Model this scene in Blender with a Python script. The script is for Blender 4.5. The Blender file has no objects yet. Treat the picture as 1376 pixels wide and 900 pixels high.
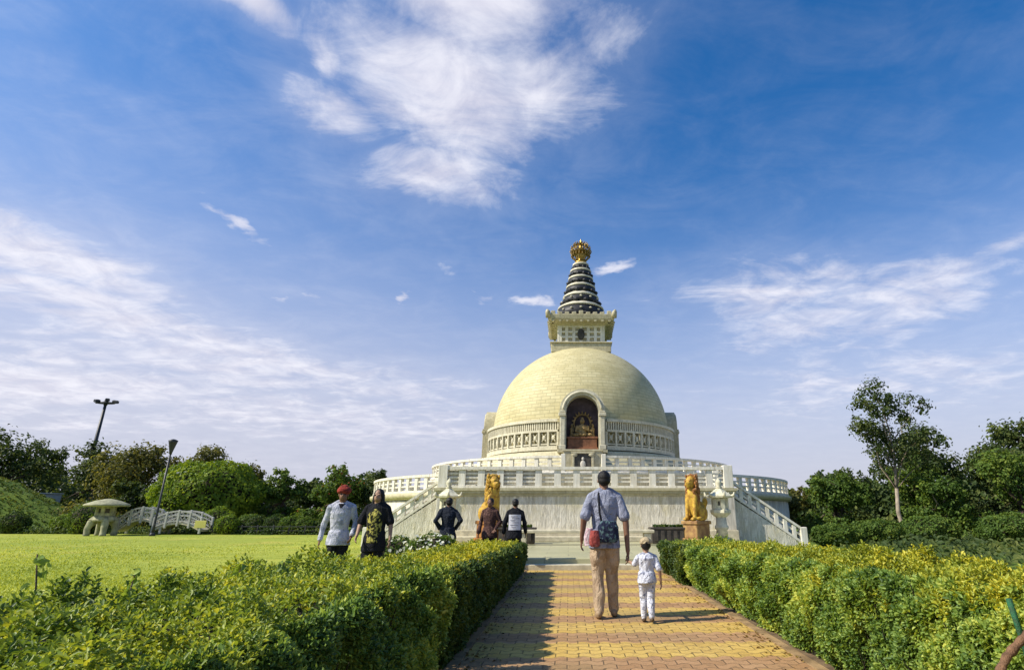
import bpy, math, random
import numpy as np
from math import sin, cos, pi, radians as R
from mathutils import Vector, Matrix, Euler

random.seed(7); rng = np.random.default_rng(11)
SC = bpy.context.scene
COL = SC.collection

# ------------------------------------------------------------------ camera, sky, sun, exposure
cam_d = bpy.data.cameras.new('camera'); cam = bpy.data.objects.new('camera', cam_d); COL.objects.link(cam)
cam_d.sensor_width = 36; cam_d.lens = 19.36; cam_d.clip_start = .05; cam_d.clip_end = 3000
cam.location = (0, 0, 1.2); cam_d.shift_x = -.0669   # the photograph is cropped: its lens axis lies right of its middle
cam.rotation_euler = (R(90 + 18), 0, R(-1.18))
SC.camera = cam
SUN_EL, SUN_AZ = 42, -107          # azimuth from +Y (ahead), clockwise; the sun stands to the left
SC.view_settings.view_transform = 'Standard'; SC.view_settings.look = 'None'
SC.view_settings.exposure = 0.6; SC.view_settings.gamma = 1; SC.view_settings.use_curve_mapping = False
SC.cycles.max_bounces = 6; SC.cycles.transparent_max_bounces = 4

sd = bpy.data.lights.new('sun', 'SUN'); sun = bpy.data.objects.new('sun', sd); COL.objects.link(sun)
sd.energy = 4.2; sd.angle = R(.55); sd.color = (1, .92, .78)
_s = Vector((sin(R(SUN_AZ)) * cos(R(SUN_EL)), cos(R(SUN_AZ)) * cos(R(SUN_EL)), sin(R(SUN_EL))))
sun.rotation_euler = (-_s).to_track_quat('-Z', 'Y').to_euler()


class NT:
    """small helper for writing node trees"""
    def __init__(s, tree):
        s.t = tree; tree.nodes.clear()
    def n(s, typ, **kw):
        nd = s.t.nodes.new(typ)
        ins = kw.pop('ins', {})
        for k, v in kw.items(): setattr(nd, k, v)
        for k, v in ins.items():
            if isinstance(v, bpy.types.NodeSocket): s.t.links.new(v, nd.inputs[k])
            else: nd.inputs[k].default_value = v
        return nd
    def math(s, op, a, b=None, c=None, clamp=False):
        nd = s.n('ShaderNodeMath', operation=op, use_clamp=clamp)
        for i, v in enumerate((a, b, c)):
            if v is None: continue
            if isinstance(v, bpy.types.NodeSocket): s.t.links.new(v, nd.inputs[i])
            else: nd.inputs[i].default_value = v
        return nd.outputs[0]
    def mix(s, f, a, b, blend='MIX'):
        nd = s.n('ShaderNodeMix', data_type='RGBA', blend_type=blend)
        for i, v in ((0, f), (6, a), (7, b)):
            if isinstance(v, bpy.types.NodeSocket): s.t.links.new(v, nd.inputs[i])
            elif i == 0: nd.inputs[0].default_value = v
            else: nd.inputs[i].default_value = (*v, 1) if len(v) == 3 else v
        return nd.outputs[2]
    def noise(s, vec, scale, detail=4, rough=.55, dist=0, out=0):
        nd = s.n('ShaderNodeTexNoise', ins={'Scale': scale, 'Detail': detail, 'Roughness': rough, 'Distortion': dist})
        if vec is not None: s.t.links.new(vec, nd.inputs['Vector'])
        return nd.outputs[out]
    def ramp(s, f, stops):
        nd = s.n('ShaderNodeValToRGB'); s.t.links.new(f, nd.inputs[0])
        el = nd.color_ramp.elements
        while len(el) < len(stops): el.new(.5)
        for e, (p, c) in zip(el, stops): e.position = p; e.color = (*c, 1)
        return nd.outputs[0]
    def smooth(s, v, a, b):
        nd = s.n('ShaderNodeMapRange', interpolation_type='SMOOTHSTEP', ins={1: a, 2: b, 3: 0., 4: 1.})
        s.t.links.new(v, nd.inputs[0]); return nd.outputs[0]
    def link(s, a, b): s.t.links.new(a, b)


def build_world():
    w = bpy.data.worlds.new('World'); SC.world = w; w.use_nodes = True
    N = NT(w.node_tree)
    sky = N.n('ShaderNodeTexSky', sky_type='NISHITA', sun_disc=False, sun_elevation=R(SUN_EL), sun_rotation=R(SUN_AZ),
              altitude=200, air_density=1.0, dust_density=.8, ozone_density=2.6)
    tc = N.n('ShaderNodeTexCoord')
    sep = N.n('ShaderNodeSeparateXYZ', ins={0: tc.outputs['Generated']})
    x, y, z = sep.outputs
    az = N.math('MULTIPLY', N.math('ARCTAN2', x, y), 180 / pi)
    el = N.math('MULTIPLY', N.math('ARCSINE', z), 180 / pi)
    # the cloud layer: the direction carried up to a flat sheet of air high above
    inv = N.math('DIVIDE', 1., N.math('ADD', N.math('MAXIMUM', z, 0.), .12))
    pl = N.n('ShaderNodeCombineXYZ', ins={0: N.math('MULTIPLY', x, inv), 1: N.math('MULTIPLY', y, inv), 2: 0.})
    rot = N.n('ShaderNodeMapping', ins={0: pl.outputs[0], 'Rotation': (0, 0, R(28)), 'Scale': (1., 1.9, 1)})
    n1 = N.noise(rot.outputs[0], 2.6, 10, .66, .7)
    n2 = N.noise(pl.outputs[0], 7., 9, .62, .5)
    wav = N.noise(pl.outputs[0], 1.7, 5, .55, 0, 1)
    ws = N.n('ShaderNodeSeparateXYZ', ins={0: wav})
    azw = N.math('ADD', az, N.math('MULTIPLY', N.math('SUBTRACT', ws.outputs[0], .5), 9))
    elw = N.math('ADD', el, N.math('MULTIPLY', N.math('SUBTRACT', ws.outputs[1], .5), 7))
    # clouds: (azimuth, elevation, half width, half height, tilt in degrees, strength)
    CL = [(-16, 41, 13.5, 7, -5, 1.08), (-14, 48.2, 10, 5.5, 0, 1.0), (-27, 36.6, 6.5, 3.4, -14, .85), (-15.4, 32.6, 8.5, 4.0, -6, .98), (-6, 42, 9, 6.5, 10, .9), (2, 40.5, 6, 4.5, 20, .58), (-29.5, 40.4, 2.6, 2.2, -40, .85),
          (-38, 42.0, 4.6, 2.2, -6, 1.15), (4, 47, 8, 4, 0, .5),
          (-46, 19, 11, 2.8, -7, 1.0), (-43, 15.5, 14, 3.0, -4, .95), (-48, 20.8, 7, 1.5, -12, .8),
          (-31, 13, 18, 3.0, -2, .85), (-17, 12.2, 12, 2.4, -4, .74), (-44, 9.5, 20, 4, 0, .9), (-23, 8, 26, 3, 0, .75),
          (21, 21.6, 12, 3.9, 2, .84), (34, 19.6, 11, 3.6, -2, .80), (26, 18.0, 12, 3.2, 0, .78), (41, 21.2, 5, 1.5, 6, .72), (12, 21.6, 5, 2.6, 15, .55), (31, 12, 18, 4, 0, .66)]
    # the small wisps: not warped
    WI = [(-34.3, 24.9, 3.3, .65, -20, 1.0), (-18.1, 21, 1.0, .8, -25, 1.1), (-9.5, 21.7, 1.2, .7, 0, .8), (-4.2, 21.7, 2.5, .75, 4, .95), (5.2, 24.7, 2.7, .75, 16, .95), (-29.6, 18.8, 1.1, .5, 0, .75), (-26.3, 19.8, 1.1, .6, 0, .7), (-13.2, 24, 1.8, .7, -20, .55), (-5, 27.2, 1.5, .6, 0, .45)]
    wv2 = N.n('ShaderNodeSeparateXYZ', ins={0: N.noise(pl.outputs[0], 9., 4, .6, 0, 1)})
    azf = N.math('ADD', az, N.math('MULTIPLY', N.math('SUBTRACT', wv2.outputs[0], .5), 4.5))
    elf = N.math('ADD', el, N.math('MULTIPLY', N.math('SUBTRACT', wv2.outputs[1], .5), 2.6))
    def blob(A, E, c):
        a0, e0, w_, h_, t, st = c
        da = N.math('MULTIPLY', N.math('SUBTRACT', A, a0), cos(R(e0))); de = N.math('SUBTRACT', E, e0)
        u = N.math('ADD', N.math('MULTIPLY', da, cos(R(t)) / w_), N.math('MULTIPLY', de, sin(R(t)) / w_))
        v = N.math('ADD', N.math('MULTIPLY', da, -sin(R(t)) / h_), N.math('MULTIPLY', de, cos(R(t)) / h_))
        q = N.math('ADD', N.math('MULTIPLY', u, u), N.math('MULTIPLY', v, v))
        return N.math('MULTIPLY', N.math('EXPONENT', N.math('MULTIPLY', q, -.9)), st)
    tot = None
    for c in CL:
        b = blob(azw, elw, c); tot = b if tot is None else N.math('MAXIMUM', tot, b)
    wt = None
    for c in WI:
        b = blob(azf, elf, c); wt = b if wt is None else N.math('MAXIMUM', wt, b)
    d1 = N.math('ADD', tot, N.math('ADD', N.math('MULTIPLY', N.math('SUBTRACT', n1, .5), 1.2), N.math('MULTIPLY', N.math('SUBTRACT', n2, .5), .6)))
    den = N.math('MULTIPLY', N.smooth(d1, .24, 1.12), .90)
    d2 = N.math('ADD', wt, N.math('MULTIPLY', N.math('SUBTRACT', n2, .5), 1.6))
    den = N.math('MAXIMUM', den, N.math('MULTIPLY', N.smooth(d2, .35, 1.2), .78))
    veil = N.math('MULTIPLY', N.smooth(d1, -.3, .8), N.math('ADD', .15, N.math('MULTIPLY', N.smooth(az, 10., -60.), .14)))
    den = N.math('MAXIMUM', den, veil)
    # thin whitish air low over the horizon
    hz = N.math('MULTIPLY', N.math('EXPONENT', N.math('MULTIPLY', N.math('POWER', N.math('DIVIDE', N.math('MAXIMUM', el, 0.), N.math('ADD', 19.5, N.math('MULTIPLY', N.smooth(az, 15., -45.), 4.5))), 2.2), -1.)), .93)
    hsv = N.n('ShaderNodeHueSaturation', ins={'Hue': .502, 'Saturation': 1.38, 'Value': 1.0, 'Color': sky.outputs[0]})
    tint = N.mix(1., hsv.outputs[0], (.76, .97, 1.02), 'MULTIPLY')
    c0 = N.mix(hz, tint, (3.55, 3.47, 4.2))
    cl_col = N.mix(N.smooth(n2, .3, .7), (4.3, 4.25, 4.95), (5.6, 5.55, 6.0))
    c1 = N.mix(den, c0, cl_col)
    bg = N.n('ShaderNodeBackground', ins={'Color': c1, 'Strength': .113})
    out = N.n('ShaderNodeOutputWorld'); N.link(bg.outputs[0], out.inputs[0])
build_world()

# ------------------------------------------------------------------ materials
def mat(name, fn):
    m = bpy.data.materials.new(name); m.use_nodes = True
    N = NT(m.node_tree); out = N.n('ShaderNodeOutputMaterial')
    N.link(fn(N), out.inputs[0]); return m

def surf(N, col, rough=.7, bump=None, bstr=.3, bdist=.02, spec=.3, metal=0., **kw):
    p = N.n('ShaderNodeBsdfPrincipled')
    for k, v in (('Base Color', col), ('Roughness', rough), ('Specular IOR Level', spec), ('Metallic', metal)):
        if isinstance(v, bpy.types.NodeSocket): N.link(v, p.inputs[k])
        else: p.inputs[k].default_value = (*v, 1) if isinstance(v, tuple) else v
    if bump is not None:
        b = N.n('ShaderNodeBump', ins={'Height': bump, 'Strength': bstr, 'Distance': bdist}); N.link(b.outputs[0], p.inputs['Normal'])
    return p.outputs[0]

def pos(N, scale=(1, 1, 1), rot=(0, 0, 0), world=False):
    src = N.n('ShaderNodeNewGeometry').outputs['Position'] if world else N.n('ShaderNodeTexCoord').outputs['Object']
    return N.n('ShaderNodeMapping', ins={0: src, 'Scale': scale, 'Rotation': rot}).outputs[0]

def plain(name, c, rough=.6, var=.25, scale=9., bump=.15, spec=.3, metal=0., c2=None):
    """a colour with soft mottling and a little relief"""
    def f(N):
        n = N.noise(pos(N), scale, 5, .6)
        n2 = N.noise(pos(N), scale * 6, 3, .6)
        c_lo = tuple(v * (1 - var) for v in c) if c2 is None else c2
        c_hi = tuple(min(1, v * (1 + var * .6)) for v in c) if c2 is None else c
        col = N.mix(N.smooth(n, .3, .7), c_lo, c_hi)
        return surf(N, col, rough, n2, bump, .01, spec, metal)
    return mat(name, f)

def leafmat(name, stops, patch=None, patch_scale=.8, trans=.38, gloss=.22):
    """leaves: every leaf its own tint, clumps of shoots another; light comes through"""
    def f(N):
        g = N.n('ShaderNodeNewGeometry')
        rnd = g.outputs['Random Per Island']
        nz = N.noise(pos(N), patch_scale, 3, .6)
        t = N.math('ADD', N.math('MULTIPLY', rnd, .55), N.math('MULTIPLY', N.smooth(nz, .32, .68), .5))
        col = N.ramp(t, stops)
        if patch:
            col = N.mix(N.math('MULTIPLY', N.smooth(N.noise(pos(N), patch_scale * 1.7, 2, .5), .52, .66), .8), col, patch)
        p = surf(N, col, .5, None, spec=gloss)
        tr = N.n('ShaderNodeBsdfTranslucent'); N.link(N.mix(1., col, (1.25, 1.15, .5), 'MULTIPLY'), tr.inputs[0])
        mx = N.n('ShaderNodeMixShader', ins={0: trans}); N.link(p, mx.inputs[1]); N.link(tr.outputs[0], mx.inputs[2])
        return mx.outputs[0]
    return mat(name, f)

def marble_f(c_hi, c_lo, streak=True, bumpd=.02):
    def f(N):
        v = pos(N, (3.2, 3.2, .55)) if streak else pos(N, (1.5, 1.5, 1.5))
        n = N.noise(v, 2.2, 7, .65, .8)
        n2 = N.noise(pos(N), .5, 3, .5)
        n3 = N.noise(pos(N, (9, 9, .8)), 1.5, 4, .6)
        col = N.mix(N.smooth(n, .36, .66), c_lo, c_hi)
        col = N.mix(N.math('MULTIPLY', N.smooth(n2, .42, .75), .35), col, tuple(v * .62 for v in c_hi))
        col = N.mix(N.math('MULTIPLY', N.smooth(n3, .55, .72), .5), col, (.22, .19, .13))
        return surf(N, col, .55, n, .4, bumpd, .35)
    return f

M = {}
M['marble'] = mat('weathered_white_marble', marble_f((.66, .63, .55), (.46, .43, .36)))
M['rail'] = mat('white_marble_railing', marble_f((.82, .79, .69), (.66, .62, .50)))
M['olive'] = mat('yellowed_cornice_stone', marble_f((.56, .52, .34), (.42, .38, .23), False))
M['spirewhite'] = mat('spire_white_stone', marble_f((.72, .68, .55), (.52, .48, .36), False))
M['harmika'] = mat('sandstone', marble_f((.54, .49, .33), (.38, .34, .21), False))

def wallstone_f(N):
    # split-face marble sheets with long vertical tool marks and pale chips
    v = pos(N, (4.2, 4.2, .95), (0, R(14), 0)); n = N.noise(v, 2.0, 7, .68, 1.4)
    v2 = pos(N, (5.5, 5.5, 1.0), (0, R(-20), 0)); m = N.noise(v2, 1.7, 6, .65, 1.2)
    nb = N.noise(pos(N), .7, 3, .5)
    col = N.mix(N.smooth(n, .38, .62), (.56, .53, .43), (.80, .76, .64))
    col = N.mix(N.math('MULTIPLY', N.smooth(m, .52, .66), .55), col, (.42, .37, .25))
    col = N.mix(N.math('MULTIPLY', N.smooth(nb, .45, .7), .3), col, (.55, .50, .34))
    z = N.n('ShaderNodeSeparateXYZ', ins={0: N.n('ShaderNodeTexCoord').outputs['Object']}).outputs[2]
    dn = N.noise(pos(N, (2.6, 2.6, .12)), 1.6, 5, .65)
    run = N.math('MULTIPLY', N.smooth(dn, .42, .62), N.smooth(z, .6, 1.9))
    col = N.mix(N.math('MULTIPLY', run, .6), col, (.30, .27, .19))
    yl = N.noise(pos(N), 1.1, 5, .65)
    col = N.mix(N.math('MULTIPLY', N.smooth(yl, .5, .68), .5), col, (.55, .49, .26))
    h = N.math('ADD', n, m)
    return surf(N, col, .7, h, .7, .05, .25)
M['wallstone'] = mat('split_face_wall_stone', wallstone_f)

def dome_f(N):
    # courses of yellow stone blocks: courses follow height, joints follow the angle round the axis
    o = N.n('ShaderNodeTexCoord').outputs['Object']; s = N.n('ShaderNodeSeparateXYZ', ins={0: o})
    ang = N.math('MULTIPLY', N.math('ARCTAN2', s.outputs[0], s.outputs[1]), 5.85)
    dz = N.math('SUBTRACT', s.outputs[2], 6.3)
    lat = N.math('MULTIPLY', N.math('ARCSINE', N.math('DIVIDE', dz, 5.86, clamp=False)), 5.85)
    v = N.n('ShaderNodeCombineXYZ', ins={0: ang, 1: lat, 2: 0.})
    b = N.n('ShaderNodeTexBrick', ins={'Vector': v.outputs[0], 'Scale': 1., 'Mortar Size': .018, 'Mortar Smooth': .3, 'Brick Width': .62, 'Row Height': .215, 'Bias': 0.,
                                       'Color1': (.0, .0, .0, 1), 'Color2': (1, 1, 1, 1), 'Mortar': (.5, .5, .5, 1)})
    tint = N.mix(b.outputs[0], (.53, .465, .25), (.60, .54, .31))
    n = N.noise(pos(N, (1, 1, 2.2)), .8, 6, .62); n2 = N.noise(pos(N, (3, 3, .6)), 1.2, 5, .6)
    col = N.mix(N.math('MULTIPLY', N.smooth(n, .44, .70), .55), tint, (.40, .35, .165))
    st = N.noise(pos(N, (.5, .5, 5.)), 1.4, 5, .65)
    col = N.mix(N.math('MULTIPLY', N.smooth(st, .52, .70), .45), col, (.34, .30, .14))
    col = N.mix(N.math('MULTIPLY', N.smooth(n2, .5, .75), .4), col, (.30, .27, .14))
    col = N.mix(N.math('MULTIPLY', b.outputs[1], .55), col, (.27, .24, .13))
    h = N.math('SUBTRACT', N.math('MULTIPLY', n2, .4), b.outputs[1])
    return surf(N, col, .6, h, .5, .02, .3)
M['dome'] = mat('yellow_stone_courses', dome_f)
M['archstone'] = mat('pale_arch_stone', marble_f((.66, .62, .47), (.50, .46, .33), False))
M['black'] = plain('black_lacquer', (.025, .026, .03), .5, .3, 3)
M['gold'] = plain('gilded_metal', (.62, .40, .09), .38, .35, 6, .3, .5, .75)
M['oldgold'] = plain('tarnished_gilding', (.32, .215, .07), .45, .4, 6, .3, .5, .6)
M['nichedark'] = plain('dark_niche_wall', (.065, .048, .058), .8, .4, 3)
M['redstone'] = plain('red_brown_stone', (.23, .10, .05), .65, .4, 3)
M['statuegold'] = plain('aged_gold_leaf', (.27, .185, .075), .6, .6, 5, .5, .3, .2)
M['relief'] = plain('dark_bronze_relief', (.06, .055, .045), .6, .5, 5, .4)
M['liongold'] = plain('yellow_painted_stone', (.60, .39, .05), .6, .45, 9, .9, .3, c2=(.30, .15, .03))
M['lionbrown'] = plain('brown_painted_stone', (.30, .13, .035), .5, .4, 5, .4)
M['lionorange'] = plain('orange_painted_stone', (.40, .25, .09), .7, .4, 5, .5, c2=(.22, .115, .05))
M['lantern'] = plain('pale_lantern_stone', (.60, .57, .42), .75, .3, 5, .3)
M['lanternold'] = plain('mossy_lantern_stone', (.33, .325, .205), .85, .4, 3, .4)
M['darkstone'] = plain('dark_stone', (.07, .06, .05), .7, .4, 4)
M['benchstone'] = plain('cream_bench_stone', (.55, .50, .36), .6, .25, 4)
M['polemetal'] = plain('dark_pole_metal', (.035, .038, .042), .45, .3, 5)
M['white'] = plain('white_paint', (.40, .40, .37), .5, .12, 4)
M['grey_wall'] = plain('pale_grey_render', (.34, .36, .37), .85, .15, 1.5)
M['yellowboard'] = plain('yellow_board', (.62, .58, .15), .6, .1, 3)
M['green_paint'] = plain('green_painted_metal', (.014, .12, .05), .55, .4, 30, .5, c2=(.03, .05, .025))
M['bamboo'] = plain('brown_wood', (.25, .135, .07), .7, .5, 22, .9, c2=(.10, .055, .03))
M['bark'] = plain('bark', (.10, .075, .052), .9, .45, 5, .8)
M['palebark'] = plain('pale_bark', (.30, .25, .19), .8, .35, 4, .4)
M['midbark'] = plain('grey_brown_bark', (.22, .175, .13), .85, .4, 5, .5)
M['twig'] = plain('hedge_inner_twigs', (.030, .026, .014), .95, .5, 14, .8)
M['kerb'] = plain('worn_kerb_brick', (.30, .20, .10), .9, .4, 5, .5)
M['soil'] = plain('dry_soil', (.16, .11, .065), .95, .4, 6, .6)

def path_f(N):
    # interlocking pavers in crosswise bands of yellow and terracotta; wavy joints
    p = N.n('ShaderNodeNewGeometry').outputs['Position']; s = N.n('ShaderNodeSeparateXYZ', ins={0: p})
    X, Y = s.outputs[0], s.outputs[1]
    w = N.math('MULTIPLY', N.math('SINE', N.math('MULTIPLY', X, 2 * pi / .205)), .03)
    Yw = N.math('ADD', Y, w)
    per = 1.04
    ph = N.math('FRACT', N.math('DIVIDE', N.math('ADD', Yw, .67), per))
    jit = N.math('MULTIPLY', N.math('SUBTRACT', N.noise(pos(N, (5, 5, 5), world=True), 1.0, 2), .5), .12)
    ph = N.math('ADD', ph, jit)
    red = N.math('MULTIPLY', N.smooth(ph, .42, .46), N.math('SUBTRACT', 1., N.smooth(ph, .86, .90)))
    # paver grid
    v = N.n('ShaderNodeCombineXYZ', ins={0: X, 1: Yw, 2: 0.})
    b = N.n('ShaderNodeTexBrick', ins={'Vector': v.outputs[0], 'Scale': 1., 'Mortar Size': .009, 'Mortar Smooth': .7, 'Brick Width': .205, 'Row Height': .13, 'Bias': 0.,
                                       'Color1': (0, 0, 0, 1), 'Color2': (1, 1, 1, 1), 'Mortar': (.5, .5, .5, 1)})
    n = N.noise(pos(N, world=True), .9, 5, .6); n2 = N.noise(pos(N, world=True), 14, 4, .65)
    yel = N.mix(b.outputs[0], (.50, .325, .075), (.58, .40, .11))
    rd = N.mix(b.outputs[0], (.33, .185, .085), (.42, .25, .125))
    col = N.mix(red, yel, rd)
    col = N.mix(N.math('MULTIPLY', N.smooth(n, .45, .7), .35), col, (.33, .235, .12))
    col = N.mix(N.math('MULTIPLY', N.smooth(n2, .5, .72), .55), col, (.17, .11, .055))
    # dark pockets of dirt where the wavy pavers meet
    gx = N.math('FRACT', N.math('DIVIDE', X, .205)); gy = N.math('FRACT', N.math('DIVIDE', Yw, .26))
    dx = N.math('MULTIPLY', N.math('SUBTRACT', gx, .5), .205); dy = N.math('MULTIPLY', N.math('SUBTRACT', gy, .5), .26)
    dd = N.math('SQRT', N.math('ADD', N.math('MULTIPLY', dx, dx), N.math('MULTIPLY', dy, dy)))
    hole = N.math('SUBTRACT', 1., N.smooth(dd, .010, .024))
    hole = N.math('MULTIPLY', hole, N.smooth(N.noise(pos(N, world=True), 3.1, 2), .42, .6))
    jt = N.math('MAXIMUM', N.math('MULTIPLY', b.outputs[1], .6), hole)
    col = N.mix(N.math('MULTIPLY', jt, .8), col, (.07, .05, .03))
    big = N.noise(pos(N, world=True), .38, 4, .6)
    col = N.mix(N.math('MULTIPLY', N.smooth(big, .46, .66), .55), col, (.26, .195, .09))
    chip = N.noise(pos(N, world=True), 31, 3, .7)
    col = N.mix(N.math('MULTIPLY', N.smooth(chip, .58, .72), .55), col, (.13, .085, .045))
    h = N.math('SUBTRACT', N.math('ADD', N.math('MULTIPLY', n2, .35), N.math('MULTIPLY', b.outputs[0], .25)), jt)
    return surf(N, col, .8, h, .8, .012, .25)
M['path'] = mat('interlocking_pavers', path_f)

def plaza_f(N):
    v = pos(N, world=True)
    b = N.n('ShaderNodeTexBrick', ins={'Vector': v, 'Scale': 1., 'Mortar Size': .01, 'Brick Width': 1.1, 'Row Height': .75, 'Color1': (0, 0, 0, 1), 'Color2': (1, 1, 1, 1), 'Mortar': (.5, .5, .5, 1)})
    n = N.noise(v, .8, 5, .6)
    col = N.mix(b.outputs[0], (.40, .385, .235), (.48, .455, .27))
    col = N.mix(N.math('MULTIPLY', N.smooth(n, .4, .7), .4), col, (.30, .30, .14))
    col = N.mix(N.math('MULTIPLY', b.outputs[1], .6), col, (.15, .14, .1))
    return surf(N, col, .35, n, .1, .01, .4)
M['plaza'] = mat('polished_stone_paving', plaza_f)

def grass_f(N):
    v = pos(N, world=True)
    n = N.noise(v, .16, 4, .55); n2 = N.noise(v, 3.5, 5, .7); n3 = N.noise(pos(N, (1, 2.5, 1), world=True), .55, 3, .5)
    col = N.mix(N.smooth(n, .35, .68), (.25, .30, .048), (.37, .395, .062))
    col = N.mix(N.math('MULTIPLY', N.smooth(n3, .45, .7), .5), col, (.19, .245, .028))
    st = N.noise(pos(N, (.12, 1.1, 1), world=True), 1.0, 4, .6)
    col = N.mix(N.math('MULTIPLY', N.smooth(st, .48, .62), .4), col, (.17, .23, .03))
    dr = N.noise(pos(N, world=True), .33, 5, .7)
    col = N.mix(N.math('MULTIPLY', N.smooth(dr, .52, .68), .6), col, (.42, .37, .08))
    col = N.mix(N.math('MULTIPLY', N.smooth(n2, .5, .8), .6), col, (.13, .175, .022))
    return surf(N, col, .9, n2, .8, .05, .1)
M['grass'] = mat('lawn_grass', grass_f)
def mound_f(N):
    v = pos(N, world=True); n = N.noise(v, .5, 5, .65); n2 = N.noise(v, 4, 4, .7)
    col = N.mix(N.smooth(n, .35, .65), (.07, .12, .02), (.13, .18, .028))
    col = N.mix(N.math('MULTIPLY', N.smooth(n2, .5, .75), .5), col, (.035, .055, .014))
    return surf(N, col, .95, n2, .8, .08, .1)
M['mound'] = mat('rough_grass', mound_f)

G = (.05, .10, .012)
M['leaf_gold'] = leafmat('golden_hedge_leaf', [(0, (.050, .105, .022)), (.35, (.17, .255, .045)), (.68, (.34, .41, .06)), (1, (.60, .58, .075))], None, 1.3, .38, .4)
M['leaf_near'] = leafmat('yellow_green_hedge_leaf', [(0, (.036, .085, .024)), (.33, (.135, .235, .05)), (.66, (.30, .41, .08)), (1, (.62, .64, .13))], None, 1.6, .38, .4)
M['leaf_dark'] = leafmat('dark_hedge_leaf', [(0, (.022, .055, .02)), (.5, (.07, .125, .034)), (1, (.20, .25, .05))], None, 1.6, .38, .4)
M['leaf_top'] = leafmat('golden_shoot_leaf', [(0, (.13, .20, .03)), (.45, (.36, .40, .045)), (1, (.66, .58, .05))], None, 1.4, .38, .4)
M['tree_dark'] = leafmat('dark_tree_leaf', [(0, (.030, .050, .020)), (.5, (.062, .098, .030)), (1, (.16, .185, .05))], None, .5, .38, .15)
M['tree_mid'] = leafmat('green_tree_leaf', [(0, (.04, .080, .020)), (.5, (.10, .17, .032)), (1, (.22, .28, .05))], None, .5, .4, .15)
M['tree_olive'] = leafmat('olive_tree_leaf', [(0, (.055, .066, .022)), (.5, (.13, .135, .04)), (1, (.27, .25, .07))], None, .45, .4, .15)
M['tree_bright'] = leafmat('bright_tree_leaf', [(0, (.065, .13, .018)), (.5, (.16, .245, .03)), (1, (.30, .38, .05))], None, .5, .4, .15)
M['bush_dark'] = leafmat('clipped_bush_leaf', [(0, (.025, .055, .018)), (.5, (.06, .105, .025)), (1, (.17, .21, .04))], None, 1.2, .35, .15)
M['flower_white'] = leafmat('white_blossom', [(0, (.45, .47, .36)), (1, (.72, .72, .62))], None, 2, .2)
M['flower_red'] = leafmat('red_orange_blossom', [(0, (.22, .05, .02)), (1, (.4, .14, .04))], None, 2, .2)

M['skin'] = plain('brown_skin', (.20, .105, .065), .55, .15, 8, .05)
M['skin2'] = plain('light_brown_skin', (.33, .20, .135), .55, .12, 8, .05)
M['hair'] = plain('black_hair', (.008, .007, .007), .5, .4, 30, .6)
M['eye'] = plain('dark_eye', (.01, .008, .008), .2, .1, 5)

def cloth(name, c, c2=None, scale=14., thr=(.5, .6), fold=True):
    def f(N):
        n = N.noise(pos(N), scale, 3, .6); fo = N.noise(pos(N, (5, 5, 3.4), (R(25), R(20), 0)), 2.0, 5, .6, 1.6)
        col = N.mix(N.smooth(n, *thr), c, c2 if c2 else tuple(v * .8 for v in c))
        return surf(N, col, .85, fo, .9, .06, .12)
    return mat(name, f)
M['lilac'] = cloth('lilac_grey_cotton', (.30, .32, .41), (.18, .195, .27), 6)
M['floral'] = cloth('navy_floral_cotton', (.020, .026, .055), (.10, .17, .18), 22, (.52, .6))
M['khaki'] = cloth('khaki_cotton', (.47, .355, .24), (.36, .26, .17), 5)
M['whiteshirt'] = cloth('white_striped_cotton', (.50, .51, .59), (.30, .32, .40), 9)
M['kidwear'] = cloth('white_patterned_cotton', (.62, .64, .72), (.22, .24, .33), 26, (.54, .62))
M['blackcloth'] = cloth('black_cotton', (.016, .017, .022))
M['navycloth'] = cloth('navy_cotton', (.018, .022, .034), (.05, .06, .08), 24, (.56, .66))
M['browncloth'] = cloth('maroon_brown_cotton', (.07, .038, .034), (.16, .09, .07), 18, (.54, .62))
M['yellowprint'] = cloth('yellow_leaf_print', (.018, .02, .014), (.42, .38, .09), 24, (.47, .56))
M['turban'] = cloth('red_turban_cloth', (.30, .05, .035), (.17, .03, .025), 12)
M['cap'] = cloth('beige_cotton', (.47, .38, .24))
M['bagred'] = cloth('red_bag_cloth', (.34, .075, .065), (.42, .16, .14), 8)
M['bagwhite'] = cloth('pale_pink_bag_cloth', (.62, .50, .52), (.5, .3, .33), 16)
M['shoe'] = plain('brown_shoe', (.10, .07, .05), .6, .3, 10)
M['shoelight'] = plain('tan_shoe', (.32, .23, .14), .6, .2, 10)
M['printwhite'] = plain('white_print', (.62, .62, .68), .8, .1, 20)
M['printgrey'] = plain('grey_print', (.20, .20, .25), .8, .1, 20)

# ------------------------------------------------------------------ mesh helpers
def tag(o, label=None, cat=None, group=None, kind=None):
    if label: o['label'] = label
    if cat: o['category'] = cat
    if group: o['group'] = group
    if kind: o['kind'] = kind
    return o

def empty(name, loc, rz=0, label=None, cat=None, group=None):
    o = bpy.data.objects.new(name, None); COL.objects.link(o)
    o.location = loc; o.rotation_euler.z = rz; o.empty_display_size = .2
    return tag(o, label, cat, group)

def link(name, me, m, parent=None):
    o = bpy.data.objects.new(name, me); COL.objects.link(o)
    if m is not None:
        me.materials.clear(); me.materials.append(M[m] if isinstance(m, str) else m)
    if parent: o.parent = parent
    return o

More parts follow.
